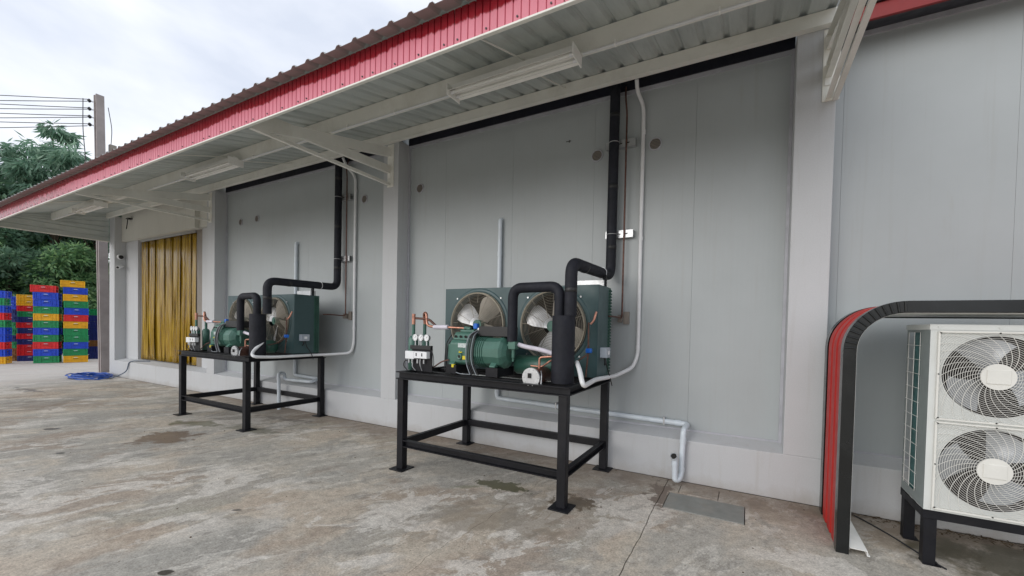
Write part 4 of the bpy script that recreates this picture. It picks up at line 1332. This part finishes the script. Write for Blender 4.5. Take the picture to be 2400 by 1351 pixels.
lk = MB().box(-15.4, -15.25, 0.05, 0.15, 4.42, 4.45).cyl((-15.35, 0.08, 4.43), (-15.38, 0.06, 4.15), 0.012, 6).build('lamp_hook', 'rubber2')
tag(lk, 'small black lamp hook high on the lintel by the far column', 'hook')

# ------------------------------------------------------------------ blue hose on the yard
hs = empty('garden_hose', (-16.2, -0.45, 0.0), 'coiled blue hose lying on the yard below the far doorway', 'hose')
hp = []
for i in range(int(7 * 26)):
    t_ = i / 26 * 2 * pi
    k = i / (7 * 26)
    rx = 0.55 - 0.16 * sin(i * 0.21) * 0.4
    hp.append((-16.05 + (rx + 0.10 * sin(i * 0.071)) * cos(t_) * 1.0 + 0.12 * sin(t_ * 0.37), -0.47 + 0.36 * sin(t_) + 0.05 * sin(i * 0.3), 0.022 + 0.075 * k + 0.012 * sin(i * 1.7)))
MB().tube(hp, 0.016, 7).build('coil', 'hose', hs)
MB().tube([(-15.55, -0.42, 0.05), (-15.25, -0.25, 0.03), (-15.05, -0.03, 0.20), (-14.95, -0.02, 0.46), (-14.9, 0.06, 0.50), (-14.3, 0.20, 0.52)], 0.014, 7, 0.12).build('hose_tail', 'greyhose', hs)

# ------------------------------------------------------------------ curved red shelter over the outdoor unit
SHL = empty('curved_shelter', (0.7, -0.5, 0.0), 'curved ribbed red and black sheet metal shelter beside the right column', 'shelter')
def path_pts(off, zbot=0.012, xend=4.6):
    """profile in x-z, off = distance inward from the outer skin"""
    X_, Zt, R_o = 0.655, 1.893, 0.36
    pts = [((X_ + off), zbot)]
    cx, cz = X_ + R_o, Zt - R_o
    for k in range(0, 15):
        t_ = pi - (pi / 2) * k / 14
        r = R_o - off
        pts.append((cx + r * cos(t_), cz + r * sin(t_)))
    pts.append((xend, Zt - off))
    return pts
def sweep(sec, name, mname, zbot=0.012, xend=4.6, crimp=0.0):
    """sec: list of (y, inward offset), open section"""
    n = len(sec)
    vs, fs = [], []
    cols = [path_pts(o_, zbot, xend) for (_, o_) in sec]
    m_ = len(cols[0])
    for k in range(m_):
        for i, (y, _) in enumerate(sec):
            vs.append((cols[i][k][0], y, cols[i][k][1]))
    for k in range(m_ - 1):
        for i in range(n - 1):
            fs.append((k * n + i, k * n + i + 1, (k + 1) * n + i + 1, (k + 1) * n + i))
    o = MB().add(vs, fs).build(name, mname, SHL)
    q = o.modifiers.new('thickness', 'SOLIDIFY')
    q.thickness = 0.0015
    q.offset = 0
    return o
# red corrugated skin: three raised pans
sec = [(-0.80, 0.030), (-0.785, 0.0), (-0.665, 0.0), (-0.650, 0.010), (-0.600, 0.010), (-0.585, 0.0), (-0.465, 0.0), (-0.450, 0.010), (-0.400, 0.010), (-0.385, 0.0), (-0.265, 0.0), (-0.250, 0.010), (-0.215, 0.010)]
sweep(sec, 'red_sheet', 'red')
for yy in (-0.665, -0.465, -0.265):
    sweep([(yy - 0.0015, -0.001), (yy + 0.0015, -0.001)], 'rib_edge', 'redlight', 0.05)
# flashings
sweep([(-0.215, 0.02), (-0.215, -0.006), (-0.10, -0.006), (-0.10, 0.09)], 'back_flashing', 'black_gloss')
sweep([(-0.80, 0.02), (-0.80, -0.006), (-0.835, -0.006)], 'grey_flashing', 'greysheet')
ff = sweep([(-0.835, -0.007), (-0.900, -0.007), (-0.900, 0.072), (-0.885, 0.072)], 'front_flashing', 'black_gloss', 0.0)
# crimps round the bend of the front flashing
cp = MB()
for k in range(13):
    t_ = pi - (pi / 2) * (k + 0.5) / 13
    cx, cz = 1.015, 1.533
    a = Vector((cx + 0.366 * cos(t_), -0.903, cz + 0.366 * sin(t_)))
    b = Vector((cx + 0.290 * cos(t_), -0.903, cz + 0.290 * sin(t_)))
    cp.tube([a, b], 0.0075, 6)
cp.build('crimp', 'black_gloss', SHL)
sweep([(-0.884, 0.078), (-0.11, 0.078)], 'white_lining', 'white_steel', 0.03)
lb = MB().box(0.737, 0.842, -0.885, -0.25, 0.045, 0.049)
lb.box(0.838, 0.842, -0.885, -0.25, 0.012, 0.045)
lb.box(0.842, 0.858, -0.885, -0.25, 0.010, 0.014)
lb.build('base_angle', 'white_steel', SHL)

# ------------------------------------------------------------------ outdoor air conditioner and its stand
AX0, AX1, AYF, AYB, AZ0, AZ1 = 1.170, 2.11, -0.78, -0.31, 0.402, 1.735
ac = empty('outdoor_unit', ((AX0 + AX1) / 2, (AYF + AYB) / 2, AZ0), 'off-white outdoor air conditioner with two round fan grilles, cut by the right edge', 'air conditioner')
FC = [(1.515, 1.386), (1.517, 0.744)]
FR = 0.278
mb = MB()
def ring_face(mb, xa, xb, za, zb, cx, cz, R, y, seg=56):
    outer = []
    for i in range(seg):
        t_ = 2 * pi * i / seg
        dx, dz = cos(t_), sin(t_)
        k = min(((xb - cx) / dx) if dx > 1e-9 else 1e9, ((xa - cx) / dx) if dx < -1e-9 else 1e9,
                ((zb - cz) / dz) if dz > 1e-9 else 1e9, ((za - cz) / dz) if dz < -1e-9 else 1e9)
        outer.append((cx + dx * k, y, cz + dz * k))
    for cxn, czn in ((xa, za), (xa, zb), (xb, za), (xb, zb)):
        j = min(range(seg), key=lambda q: (outer[q][0] - cxn) ** 2 + (outer[q][2] - czn) ** 2)
        outer[j] = (cxn, y, czn)
    inner = [(cx + R * cos(2 * pi * i / seg), y, cz + R * sin(2 * pi * i / seg)) for i in range(seg)]
    mb.add(outer + inner, [(i, (i + 1) % seg, seg + (i + 1) % seg, seg + i) for i in range(seg)])
zmid = (FC[0][1] + FC[1][1]) / 2
ring_face(mb, AX0, AX1, zmid, AZ1, FC[0][0], FC[0][1], FR, AYF)
ring_face(mb, AX0, AX1, AZ0, zmid, FC[1][0], FC[1][1], FR, AYF)
mb.box(AX1 - 0.002, AX1, AYF + 0.001, AYB, AZ0, AZ1)
mb.box(AX0, AX1 - 0.002, AYF + 0.001, AYB, AZ0, AZ0 + 0.002)
cab = mb.build('cabinet', 'ac', ac)
MB().box(AX0 - 0.006, AX1 + 0.006, AYF - 0.006, AYB + 0.006, AZ1 + 0.0005, AZ1 + 0.004).box(AX0 - 0.006, AX1 + 0.006, AYF - 0.006, AYF - 0.002, AZ1 - 0.035, AZ1).box(AX0 - 0.006, AX0 - 0.002, AYF - 0.002, AYB + 0.006, AZ1 - 0.035, AZ1).build('top_cover', 'ac', ac)
mb = MB()
wy0, wy1, wz0, wz1 = -0.61, -0.345, 0.47, 1.68
mb.box(AX0, AX0 + 0.003, AYF + 0.001, wy0, AZ0 + 0.002, AZ1)
mb.box(AX0, AX0 + 0.003, wy1, AYB, AZ0 + 0.002, AZ1)
mb.box(AX0, AX0 + 0.003, wy0, wy1, AZ0 + 0.002, wz0)
mb.box(AX0, AX0 + 0.003, wy0, wy1, wz1, AZ1)
sp_ = mb.build('side_panel', 'acside', ac)
MB().box(AX0 + 0.012, AX0 + 0.06, wy0 - 0.06, wy0 + 0.17, AZ0 + 0.02, AZ1 - 0.02).build('coil_fins', 'tealfin', ac)
MB().box(AX0 + 0.05, AX1 - 0.02, AYB - 0.04, AYB - 0.012, AZ0 + 0.02, AZ1 - 0.02).build('rear_coil', 'tealfin', ac)
gw = MB()
zz = wz0 + 0.03
while zz < wz1:
    gw.beam((AX0 - 0.004, wy0 - 0.01, zz), (AX0 - 0.004, wy1 + 0.01, zz), 0.003, 0.003)
    zz += 0.108
for yy in (-0.595, -0.475, -0.355):
    gw.beam((AX0 - 0.001, yy, wz0), (AX0 - 0.001, yy, wz1), 0.003, 0.003, (1, 0, 0))
gw.build('side_wire_guard', 'white_steel', ac)
for fi, (cx, cz) in enumerate(FC):
    # recessed barrel, motor, blades
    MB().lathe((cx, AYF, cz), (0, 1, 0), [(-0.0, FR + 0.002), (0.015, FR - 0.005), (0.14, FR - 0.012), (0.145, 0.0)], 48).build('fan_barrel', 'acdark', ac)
    MB().cyl((cx, AYF + 0.10, cz), (cx, AYF + 0.03, cz), 0.055, 24).build('fan_hub', 'acblade', ac)
    for k in range(3):
        a0 = 2 * pi * k / 3 + (3.55 if fi == 0 else 2.75)
        vs, fs = [], []
        nr, nt = 8, 9
        for i in range(nr + 1):
            q = i / nr
            for j in range(nt + 1):
                t_ = j / nt
                ang = a0 + t_ * (0.85 + 0.45 * q) - 0.35 * q
                rr = 0.05 + (0.262 - 0.05) * q * (1 - 0.14 * (1 - t_) ** 3)
                vs.append((cx + rr * cos(ang), AYF + 0.035 + 0.085 * t_ * (1 - 0.3 * q), cz + rr * sin(ang)))
        for i in range(nr):
            for j in range(nt):
                q_ = i * (nt + 1) + j
                fs.append((q_, q_ + 1, q_ + nt + 2, q_ + nt + 1))
        MB().add(vs, fs, True).build('fan_blade', 'acblade', ac)
    # square grille: frame, concentric rings, spiral spokes, hub plate
    gx0, gx1 = cx - 0.303, cx + 0.303
    gz0, gz1 = cz - 0.318, cz + 0.300
    fr = MB()
    fy = AYF - 0.012
    for a, b in (((gx0, fy, gz0), (gx1, fy, gz0)), ((gx0, fy, gz1), (gx1, fy, gz1)), ((gx0, fy, gz0), (gx0, fy, gz1)), ((gx1, fy, gz0), (gx1, fy, gz1))):
        up = (0, 0, 1) if a[2] == b[2] else (1, 0, 0)
        fr.beam(a, b, 0.020, 0.011, up)
    # rings clipped to the square
    k = 0
    r = 0.088
    gy = AYF - 0.018
    while r < 0.425:
        seg = 72
        run = []
        for i in range(seg + 1):
            t_ = 2 * pi * i / seg
            px, pz = cx + r * cos(t_), cz + r * sin(t_)
            ins = gx0 < px < gx1 and gz0 < pz < gz1
            if ins:
                run.append((px, gy, pz))
            if (not ins or i == seg) and len(run) > 1:
                fr.tube(run, 0.0016, 4, caps=False)
            if not ins:
                run = []
        r += 0.0125
    for k in range(28):
        a0 = 2 * pi * k / 28
        run = []
        for i in range(22):
            q = i / 21
            r = 0.085 + q * 0.35
            ang = a0 + 1.15 * q ** 0.9
            px, pz = cx + r * cos(ang), cz + r * sin(ang)
            if gx0 < px < gx1 and gz0 < pz < gz1:
                run.append((px, gy - 0.003, pz))
            else:
                break
        if len(run) > 1:
            fr.tube(run, 0.0019, 4, caps=False)
    gr_ = fr.build('fan_grille', 'acgrille', ac)
    hb = MB().cyl((cx, gy - 0.001, cz), (cx, gy - 0.008, cz), 0.088, 32)
    hb.build('grille_hub', 'acgrille', gr_)
    MB().box(cx - 0.058, cx + 0.058, gy - 0.014, gy - 0.008, cz - 0.048, cz + 0.048).build('hub_plate', 'acgrille', gr_, bevel=0.003)
    for px, pz in ((gx0 + 0.008, gz0 + 0.008), (gx0 + 0.008, gz1 - 0.008), (cx, gz1 - 0.004), (gx0 + 0.002, cz), (cx, gz0 + 0.004), (gx1 - 0.008, gz0 + 0.008), (gx1 - 0.008, gz1 - 0.008)):
        MB().cyl((px, fy - 0.010, pz), (px, fy - 0.014, pz), 0.0048, 8).build('screw', 'dark', gr_)
for px in (AX0 + 0.045, 1.52, AX1 - 0.05):
    for pz in (AZ0 + 0.012, AZ1 - 0.016):
        MB().cyl((px, AYF - (0.006 if pz > 1 else 0), pz), (px, AYF - 0.012, pz), 0.008, 12).build('cabinet_screw', 'ac', ac)

acs = empty('unit_stand', (1.64, -0.53, 0.0), 'low scuffed dark steel stand under the off-white outdoor unit', 'stand')
def angle_leg(x, y, sx, sy):
    mb = MB()
    mb.box(x, x + sx * 0.07, y, y + sy * 0.006, 0.004, 0.335) if sx > 0 else mb.box(x + sx * 0.07, x, y, y + sy * 0.006, 0.004, 0.335)
    mb.box(x, x + 0.006 * sx, y + 0.006, y + 0.07, 0.004, 0.335) if sx > 0 else mb.box(x + 0.006 * sx, x, y + 0.006, y + 0.07, 0.004, 0.335)
    mb.box(x - 0.02 if sx < 0 else x, x + (0.02 if sx < 0 else 0.10), y - 0.01, y + 0.08, 0.0, 0.004)
    return mb.build('leg', 'stand', acs)
angle_leg(1.18, -0.77, 1, 1)
angle_leg(1.18, -0.36, 1, 1)
angle_leg(2.10, -0.77, -1, 1)
angle_leg(2.10, -0.36, -1, 1)
mb = MB()
mb.box(1.17, 2.115, -0.776, -0.770, 0.337, 0.399)
mb.box(1.17, 2.115, -0.770, -0.715, 0.393, 0.399)
mb.build('front_rail', 'stand', acs, bevel=0.002)
mb = MB()
mb.box(1.17, 2.115, -0.30, -0.294, 0.337, 0.399)
mb.box(1.17, 2.115, -0.355, -0.301, 0.393, 0.399)
mb.build('back_rail', 'stand', acs, bevel=0.002)
MB().box(1.170, 1.176, -0.769, -0.301, 0.337, 0.392).build('side_rail', 'stand', acs, bevel=0.002)
MB().box(2.109, 2.115, -0.769, -0.301, 0.337, 0.392).build('side_rail', 'stand', acs, bevel=0.002)
# thin cable and leaf litter at the foot of the wall
wc = MB().tube([(0.90, -0.06, 0.012), (1.0, -0.20, 0.008), (1.12, -0.42, 0.008), (1.2, -0.62, 0.008), (1.3, -0.80, 0.008)], 0.006, 6, 0.1)
tag(wc.build('loose_wire', 'cable'), 'thin dark wire lying on the ground beside the outdoor unit', 'wire')
lt = MB()
for i in range(260):
    x, y = random.uniform(0.86, 2.3), -0.01 - abs(random.gauss(0, 0.07))
    a = random.uniform(0, pi)
    l, w = random.uniform(0.01, 0.035), random.uniform(0.002, 0.006)
    dx, dy = cos(a) * l, sin(a) * l
    zz = random.uniform(0.002, 0.014)
    lt.add([(x - dx, y - dy, zz), (x + dy * w / l, y - dx * w / l, zz + 0.004), (x + dx, y + dy, zz + 0.002), (x - dy * w / l, y + dx * w / l, zz)], [(0, 1, 2, 3)])
tag(lt.build('leaf_litter', 'debris'), kind='stuff')

gv = MB()
for i in range(230):
    x, y = random.uniform(-9.0, 2.4), random.uniform(-3.9, -0.06)
    if random.random() < 0.45:
        y = -0.02 - abs(random.gauss(0, 0.10))
    r = random.uniform(0.003, 0.009) * (1.4 if random.random() < 0.08 else 1)
    a = random.uniform(0, pi)
    p = [(x + r * cos(a + k * pi / 2) * (1, 0.6)[k % 2], y + r * sin(a + k * pi / 2) * (1, 0.6)[k % 2], 0.0005) for k in range(4)]
    q = [(x + (u - x) * 0.5, y + (v - y) * 0.5, r * 0.6) for u, v, w in p]
    gv.add(p + q, [(4, 5, 6, 7), (0, 1, 5, 4), (1, 2, 6, 5), (2, 3, 7, 6), (3, 0, 4, 7)])
tag(gv.build('grit', 'debris'), kind='stuff')

# ------------------------------------------------------------------ crates in the far yard
def crate_mesh(cname, L=0.60, Wd=0.40, H=0.235):
    mb = MB()
    t_ = 0.012
    z0, z1 = 0.0, H - 0.006
    # walls (open top), rim lips, ribs, handle plates
    mb.box(-L / 2 + 0.026, L / 2 - 0.026, -Wd / 2 + 0.026, -Wd / 2 + 0.032, z0, z1)
    mb.box(-L / 2 + 0.026, L / 2 - 0.026, Wd / 2 - 0.032, Wd / 2 - 0.026, z0, z1)
    mb.box(-L / 2 + 0.026, -L / 2 + 0.032, -Wd / 2 + 0.032, Wd / 2 - 0.032, z0, z1)
    mb.box(L / 2 - 0.032, L / 2 - 0.026, -Wd / 2 + 0.032, Wd / 2 - 0.032, z0, z1)
    mb.box(-L / 2 + 0.018, L / 2 - 0.018, -Wd / 2 + 0.018, Wd / 2 - 0.018, z0 + 0.002, z0 + 0.008)
    for (za, zb) in ((z1 - 0.020, z1), (z0 + 0.014, z0 + 0.030), (z0 + 0.10, z0 + 0.110)):
        mb.box(-L / 2, L / 2, -Wd / 2, -Wd / 2 + 0.026, za, zb)
        mb.box(-L / 2, L / 2, Wd / 2 - 0.026, Wd / 2, za, zb)
        mb.box(-L / 2, -L / 2 + 0.026, -Wd / 2 + 0.026, Wd / 2 - 0.026, za, zb)
        mb.box(L / 2 - 0.026, L / 2, -Wd / 2 + 0.026, Wd / 2 - 0.026, za, zb)
    for k in (-0.5, -0.38, -0.22, 0.22, 0.38, 0.5):
        xx = k * (L - 0.012)
        for s_ in (-1, 1):
            ya, yb = sorted((s_ * (Wd / 2 - 0.003), s_ * (Wd / 2 - 0.027)))
            mb.box(xx - 0.005, xx + 0.005, ya, yb, z0 + 0.001, z1 - 0.001)
    for k in (-0.5, -0.25, 0.25, 0.5):
        yy = k * (Wd - 0.012)
        for s_ in (-1, 1):
            xa, xb = sorted((s_ * (L / 2 - 0.003), s_ * (L / 2 - 0.027)))
            mb.box(xa, xb, yy - 0.005, yy + 0.005, z0 + 0.001, z1 - 0.001)
    for s_ in (-1, 1):
        ya, yb = sorted((s_ * (Wd / 2 - 0.003), s_ * (Wd / 2 - 0.013)))
        mb.box(-0.09, 0.09, ya, yb, z0 + 0.12, z0 + 0.195)
    # pale printed strip on the hand-hold and a dark hand-hold slot
    for s_ in (-1, 1):
        mb.cur = 1
        ya, yb = sorted((s_ * (Wd / 2 - 0.0015), s_ * (Wd / 2 - 0.0035)))
        mb.box(-0.045, 0.045, ya, yb, z0 + 0.165, z0 + 0.180)
        mb.cur = 2
        mb.box(-0.07, 0.07, ya, yb, z0 + 0.128, z0 + 0.142)
        xa, xb = sorted((s_ * (L / 2 - 0.024), s_ * (L / 2 - 0.027)))
        mb.box(xa, xb, -0.06, 0.06, z0 + 0.13, z0 + 0.16)
        mb.cur = 0
    me_o = mb.build('crate', cname, at=(0, 0, 0), mats=('crate_print', 'dark'))
    return me_o
protos = {}
LETTER = {'Y': ('cr_yellow', 'yellow'), 'B': ('cr_blue', 'blue'), 'R': ('cr_red', 'red'), 'G': ('cr_green', 'green'), 'O': ('cr_brown', 'brown'), 'N': ('cr_navy', 'dark blue')}
ORD = ['topmost', 'second', 'third', 'fourth', 'fifth', 'sixth', 'seventh', 'eighth', 'ninth', 'tenth', 'eleventh', 'twelfth', 'thirteenth']
def stack(cx, cy, rot, cols, where, H, loose_top=False, skip=()):
    """cols from top to bottom"""
    n = len(cols)
    for i, L_ in enumerate(cols):
        mname, word = LETTER[L_]
        if mname not in protos:
            o = crate_mesh(mname)
            protos[mname] = o
        else:
            o = protos[mname].copy()
            COL.objects.link(o)
        z = (n - 1 - i) * H
        jx, jy, jr = random.uniform(-.016, .016), random.uniform(-.016, .016), random.uniform(-.03, .03)
        if i == 0 and loose_top:
            jx, jy, jr = -0.05, -0.07, 0.05
        o.location = (cx + jx, cy + jy, z + 0.001)
        o.rotation_euler = (0, 0, rot + jr)
        o.scale = (1, 1, H / 0.235)
        low = n - i
        pos = 'topmost crate' if i == 0 else ('bottom crate' if i == n - 1 else ORD[i] + ' crate from the top')
        tag(o, '%s %s in the %s' % (word, pos, where), 'crate', 'stacked plastic crates in the far yard')
rA = atan2(0.56, 0.35)
stack(-22.10, 0.75, radians(75), 'YBYGBRYGGBGY', 'yellow topped stack by the far column', 0.2505, True)
stack(-22.38, 0.13, radians(66), 'RBBGYGBGRBG', 'tall red topped stack', 0.253, True)
stack(-22.92, -0.95, rA, 'BGBRGBBRBY', 'stack cut by the left edge', 0.252)
stack(-24.1, -0.33, rA - 0.1, 'BBNNGGNGOO', 'shaded blue topped stack behind', 0.238)
stack(-23.75, 0.02, rA + 0.1, 'YYRGNRNRNRRN', 'narrow stack between the left stacks', 0.205)
stack(-23.6, 1.50, rA, 'GNNNNONN', 'shaded green topped stack', 0.252)
stack(-23.8, 2.02, rA, 'RRNRROOR', 'stack half hidden behind the pole', 0.252)

# ------------------------------------------------------------------ utility pole and wires
pb, pt = Vector((-17.42, 0.20, 0)), Vector((-17.95, 0.22, 8.52))
up_ = empty('utility_pole', tuple(pb), 'tapered grey concrete utility pole with four insulators standing behind the canopy end', 'utility pole')
mb = MB()
def hsec(c, w, d):
    return [(c.x + a * w, c.y + b * d, c.z) for a, b in ((-.5, -.5), (-.22, -.5), (-.22, -.30), (.22, -.30), (.22, -.5), (.5, -.5), (.5, .5), (.22, .5), (.22, .30), (-.22, .30), (-.22, .5), (-.5, .5))]
s0, s1 = hsec(pb, 0.21, 0.22), hsec(pt, 0.21, 0.18)
n = 12
mb.add(s0 + s1, [tuple(range(n))[::-1], tuple(range(n, 2 * n))] + [(i, (i + 1) % n, n + (i + 1) % n, n + i) for i in range(n)])
mb.build('pole', 'pole', up_)
for k in range(26):
    q = (k + 0.7) / 26
    c = pb.lerp(pt, q)
    w = 0.22 + (0.18 - 0.22) * q
    MB().cyl((c.x, c.y - w * 0.30, c.z), (c.x, c.y - w * 0.30 - 0.006, c.z), 0.020, 8).build('bolt_hole', 'dark', up_)
for k, zz in enumerate((8.27, 8.02, 7.78, 7.54)):
    c = pb.lerp(pt, zz / 8.52)
    iz = MB()
    iz.cyl((c.x - 0.02, c.y - 0.24, zz), (c.x - 0.02, c.y - 0.17, zz), 0.036, 12)
    iz.cyl((c.x - 0.02, c.y - 0.205, zz - 0.05), (c.x - 0.02, c.y - 0.205, zz + 0.05), 0.022, 10)
    iz.build('insulator', 'rubber2', up_)
    MB().beam((c.x - 0.02, c.y - 0.20, zz), (c.x, c.y - 0.12, zz), 0.03, 0.03).build('insulator_arm', 'galv', up_)
MB().tube([(-18.02, -0.10, 8.3), (-18.04, -0.1, 7.4), (-17.9, -0.08, 6.5), (-17.6, 0.0, 4.0)], 0.012, 6, 0.3).build('down_cable', 'cable', up_)
MB().tube([(-17.93, 0.42, 8.25), (-17.90, 0.50, 7.6), (-17.88, 0.46, 6.9), (-17.7, 0.4, 5.0)], 0.010, 6, 0.2).build('down_cable', 'cable', up_)
MB().box(-17.93, -17.80, 0.42, 0.58, 6.55, 7.1).build('switch_box', 'door_frame', up_, bevel=0.01)
WIRES = [(8.30, 8.42), (8.24, 8.24), (8.04, 8.16), (8.00, 8.00), (7.80, 7.88), (7.76, 7.72), (7.56, 7.62), (7.50, 7.42)]
WORD = ['highest', 'second', 'third', 'fourth', 'fifth', 'sixth', 'seventh', 'lowest']
for k, (za, zb) in enumerate(WIRES):
    pts = []
    for i in range(25):
        q = i / 24
        pts.append((-17.97 - 22.0 * q, -0.02 - 14.5 * q, za + (zb - za) * min(1, q * 9) - 0.5 * 4 * q * (1 - q)))
    tag(MB().tube(pts, 0.011, 5).build('power_line', 'cable'), '%s of the eight black power lines running left from the utility pole' % WORD[k], 'power line', 'power lines at the utility pole')

# ------------------------------------------------------------------ trees
def leaf_mesh(name, mname, R, n_cl, n_leaf, ll, lw, droop, seed, flat=0.8, branchy=0.55):
    r_ = np.random.default_rng(seed)
    # clump centres on a rough ellipsoid shell
    cen = []
    while len(cen) < n_cl:
        v = r_.normal(size=3)
        v /= np.linalg.norm(v)
        rr = r_.uniform(branchy, 1.0)
        c = v * rr * np.array(R) * (1 + 0.22 * np.sin(v[0] * 5 + seed) + 0.15 * np.sin(v[2] * 7 + seed * 2))
        cen.append(c)
    cen = np.array(cen)
    cr_ = r_.uniform(0.55, 1.25, size=n_cl) * (sum(R) / 3) * 0.24
    N = n_cl * n_leaf
    ci = np.repeat(np.arange(n_cl), n_leaf)
    off = r_.normal(size=(N, 3))
    off /= np.linalg.norm(off, axis=1)[:, None]
    off *= (r_.uniform(0, 1, size=N) ** 0.45)[:, None]
    off *= cr_[ci][:, None] * np.array([1.15, 1.15, flat])
    P = cen[ci] + off
    d = off / (np.linalg.norm(off, axis=1)[:, None] + 1e-6) + r_.normal(size=(N, 3)) * 0.6
    d[:, 2] -= droop
    d /= np.linalg.norm(d, axis=1)[:, None]
    s_ = np.cross(d, r_.normal(size=(N, 3)))
    s_ /= np.linalg.norm(s_, axis=1)[:, None] + 1e-6
    L_ = ll * r_.uniform(0.6, 1.35, size=N)[:, None]
    W_ = lw * r_.uniform(0.7, 1.3, size=N)[:, None]
    v0, v1, v2, v3 = P, P + d * L_ * 0.45 + s_ * W_, P + d * L_, P + d * L_ * 0.45 - s_ * W_
    verts = np.stack([v0, v1, v2, v3], axis=1).reshape(-1, 3)
    me = bpy.data.meshes.new(name)
    me.vertices.add(N * 4)
    me.vertices.foreach_set('co', verts.ravel())
    me.loops.add(N * 4)
    me.loops.foreach_set('vertex_index', np.arange(N * 4))
    me.polygons.add(N)
    me.polygons.foreach_set('loop_start', np.arange(N) * 4)
    me.polygons.foreach_set('loop_total', np.full(N, 4))
    me.update()
    me.validate()
    me.materials.append(M[mname])
    return me, cen

def tree(x, y, h, R, mname, label, seed, n_cl=60, n_leaf=220, ll=0.22, lw=0.035, droop=0.5, trunk_r=0.18, lean=(0, 0)):
    t_ = empty('tree', (x, y, -0.05), label, 'tree', 'trees beyond the yard')
    me, cen = leaf_mesh('crown', mname, R, n_cl, n_leaf, ll, lw, droop, seed)
    o = bpy.data.objects.new('crown', me)
    COL.objects.link(o)
    o.parent = t_
    zc = h - R[2] * 1.05
    o.location = (lean[0], lean[1], zc)
    mb = MB()
    top = Vector((x + lean[0] * 0.8, y + lean[1] * 0.8, zc))
    base = Vector((x, y, -0.05))
    midp = base.lerp(top, 0.5) + Vector((0.15, -0.1, 0))
    mb.cyl(base, midp, trunk_r, 12, trunk_r * 0.75, caps=False)
    mb.cyl(midp, top + Vector((0, 0, R[2] * 0.4)), trunk_r * 0.75, 12, trunk_r * 0.25, caps=False)
    for k in range(0, min(26, len(cen))):
        e = Vector(cen[k]) + Vector((x + lean[0], y + lean[1], zc - 0.05))
        st_ = base.lerp(top, 0.62 + 0.35 * ((k * 7) % 10) / 10)
        md = st_.lerp(e, 0.5) + Vector((0, 0, 0.25))
        mb.tube([st_, md, e], trunk_r * 0.17, 5, 0.3, 3)
    mb.build('trunk', 'bark', t_)
    return t_

# feathery tall tree against the sky, its neighbours, and the dense growth beneath
tree(-31.0, 2.2, 11.2, (2.2, 1.7, 2.8), 'leaf_a', 'tall feathery blue-green tree rising highest against the sky', 3, 62, 190, 0.42, 0.045, 1.1, 0.2)
tree(-30.5, 3.6, 9.2, (1.7, 1.5, 1.9), 'leaf_a', 'drooping bamboo-like tree just left of the utility pole', 5, 46, 200, 0.42, 0.040, 1.3, 0.13)
tree(-32.5, -0.2, 9.2, (2.6, 2.2, 2.7), 'leaf_c', 'broad dark green tree at the left edge above the canopy corner', 8, 75, 260, 0.30, 0.055, 0.4, 0.22)
tree(-33.0, 1.9, 7.6, (2.6, 2.2, 2.8), 'leaf_b', 'mid green rounded tree behind the drooping bamboo-like tree', 12, 75, 260, 0.26, 0.05, 0.4, 0.2)
tree(-29.5, 0.5, 5.4, (2.2, 1.9, 2.6), 'leaf_c', 'low dark bushy tree directly behind the crate stacks', 21, 75, 300, 0.24, 0.05, 0.3, 0.14)
tree(-28.8, 2.4, 5.2, (1.8, 1.6, 2.6), 'leaf_b', 'bright leafy tree behind the yellow topped crate stack', 31, 70, 300, 0.24, 0.045, 0.6, 0.13)
tree(-27.6, 3.5, 4.6, (1.4, 1.2, 2.4), 'leaf_b', 'small arching tree nearest the utility pole foot', 41, 55, 280, 0.22, 0.035, 0.8, 0.1)
tree(-30.5, -1.7, 6.2, (2.4, 2.0, 3.0), 'leaf_b', 'pale green tree at the left edge behind the leftmost crate stack', 51, 75, 280, 0.26, 0.05, 0.4, 0.15)
# shrubby undergrowth closing the view below the crowns
me, _ = leaf_mesh('undergrowth', 'leaf_c', (4.0, 9.0, 3.2), 190, 240, 0.30, 0.06, 0.3, 77)
ug = bpy.data.objects.new('undergrowth', me)
COL.objects.link(ug)
ug.location = (-37.0, 3.5, 2.8)
tag(ug, kind='stuff')
me, _ = leaf_mesh('hedge_growth', 'leaf_c', (1.2, 7.0, 1.5), 110, 240, 0.24, 0.05, 0.3, 78)
ug = bpy.data.objects.new('undergrowth', me)
COL.objects.link(ug)
ug.location = (-30.0, 2.2, 1.2)
tag(ug, kind='stuff')
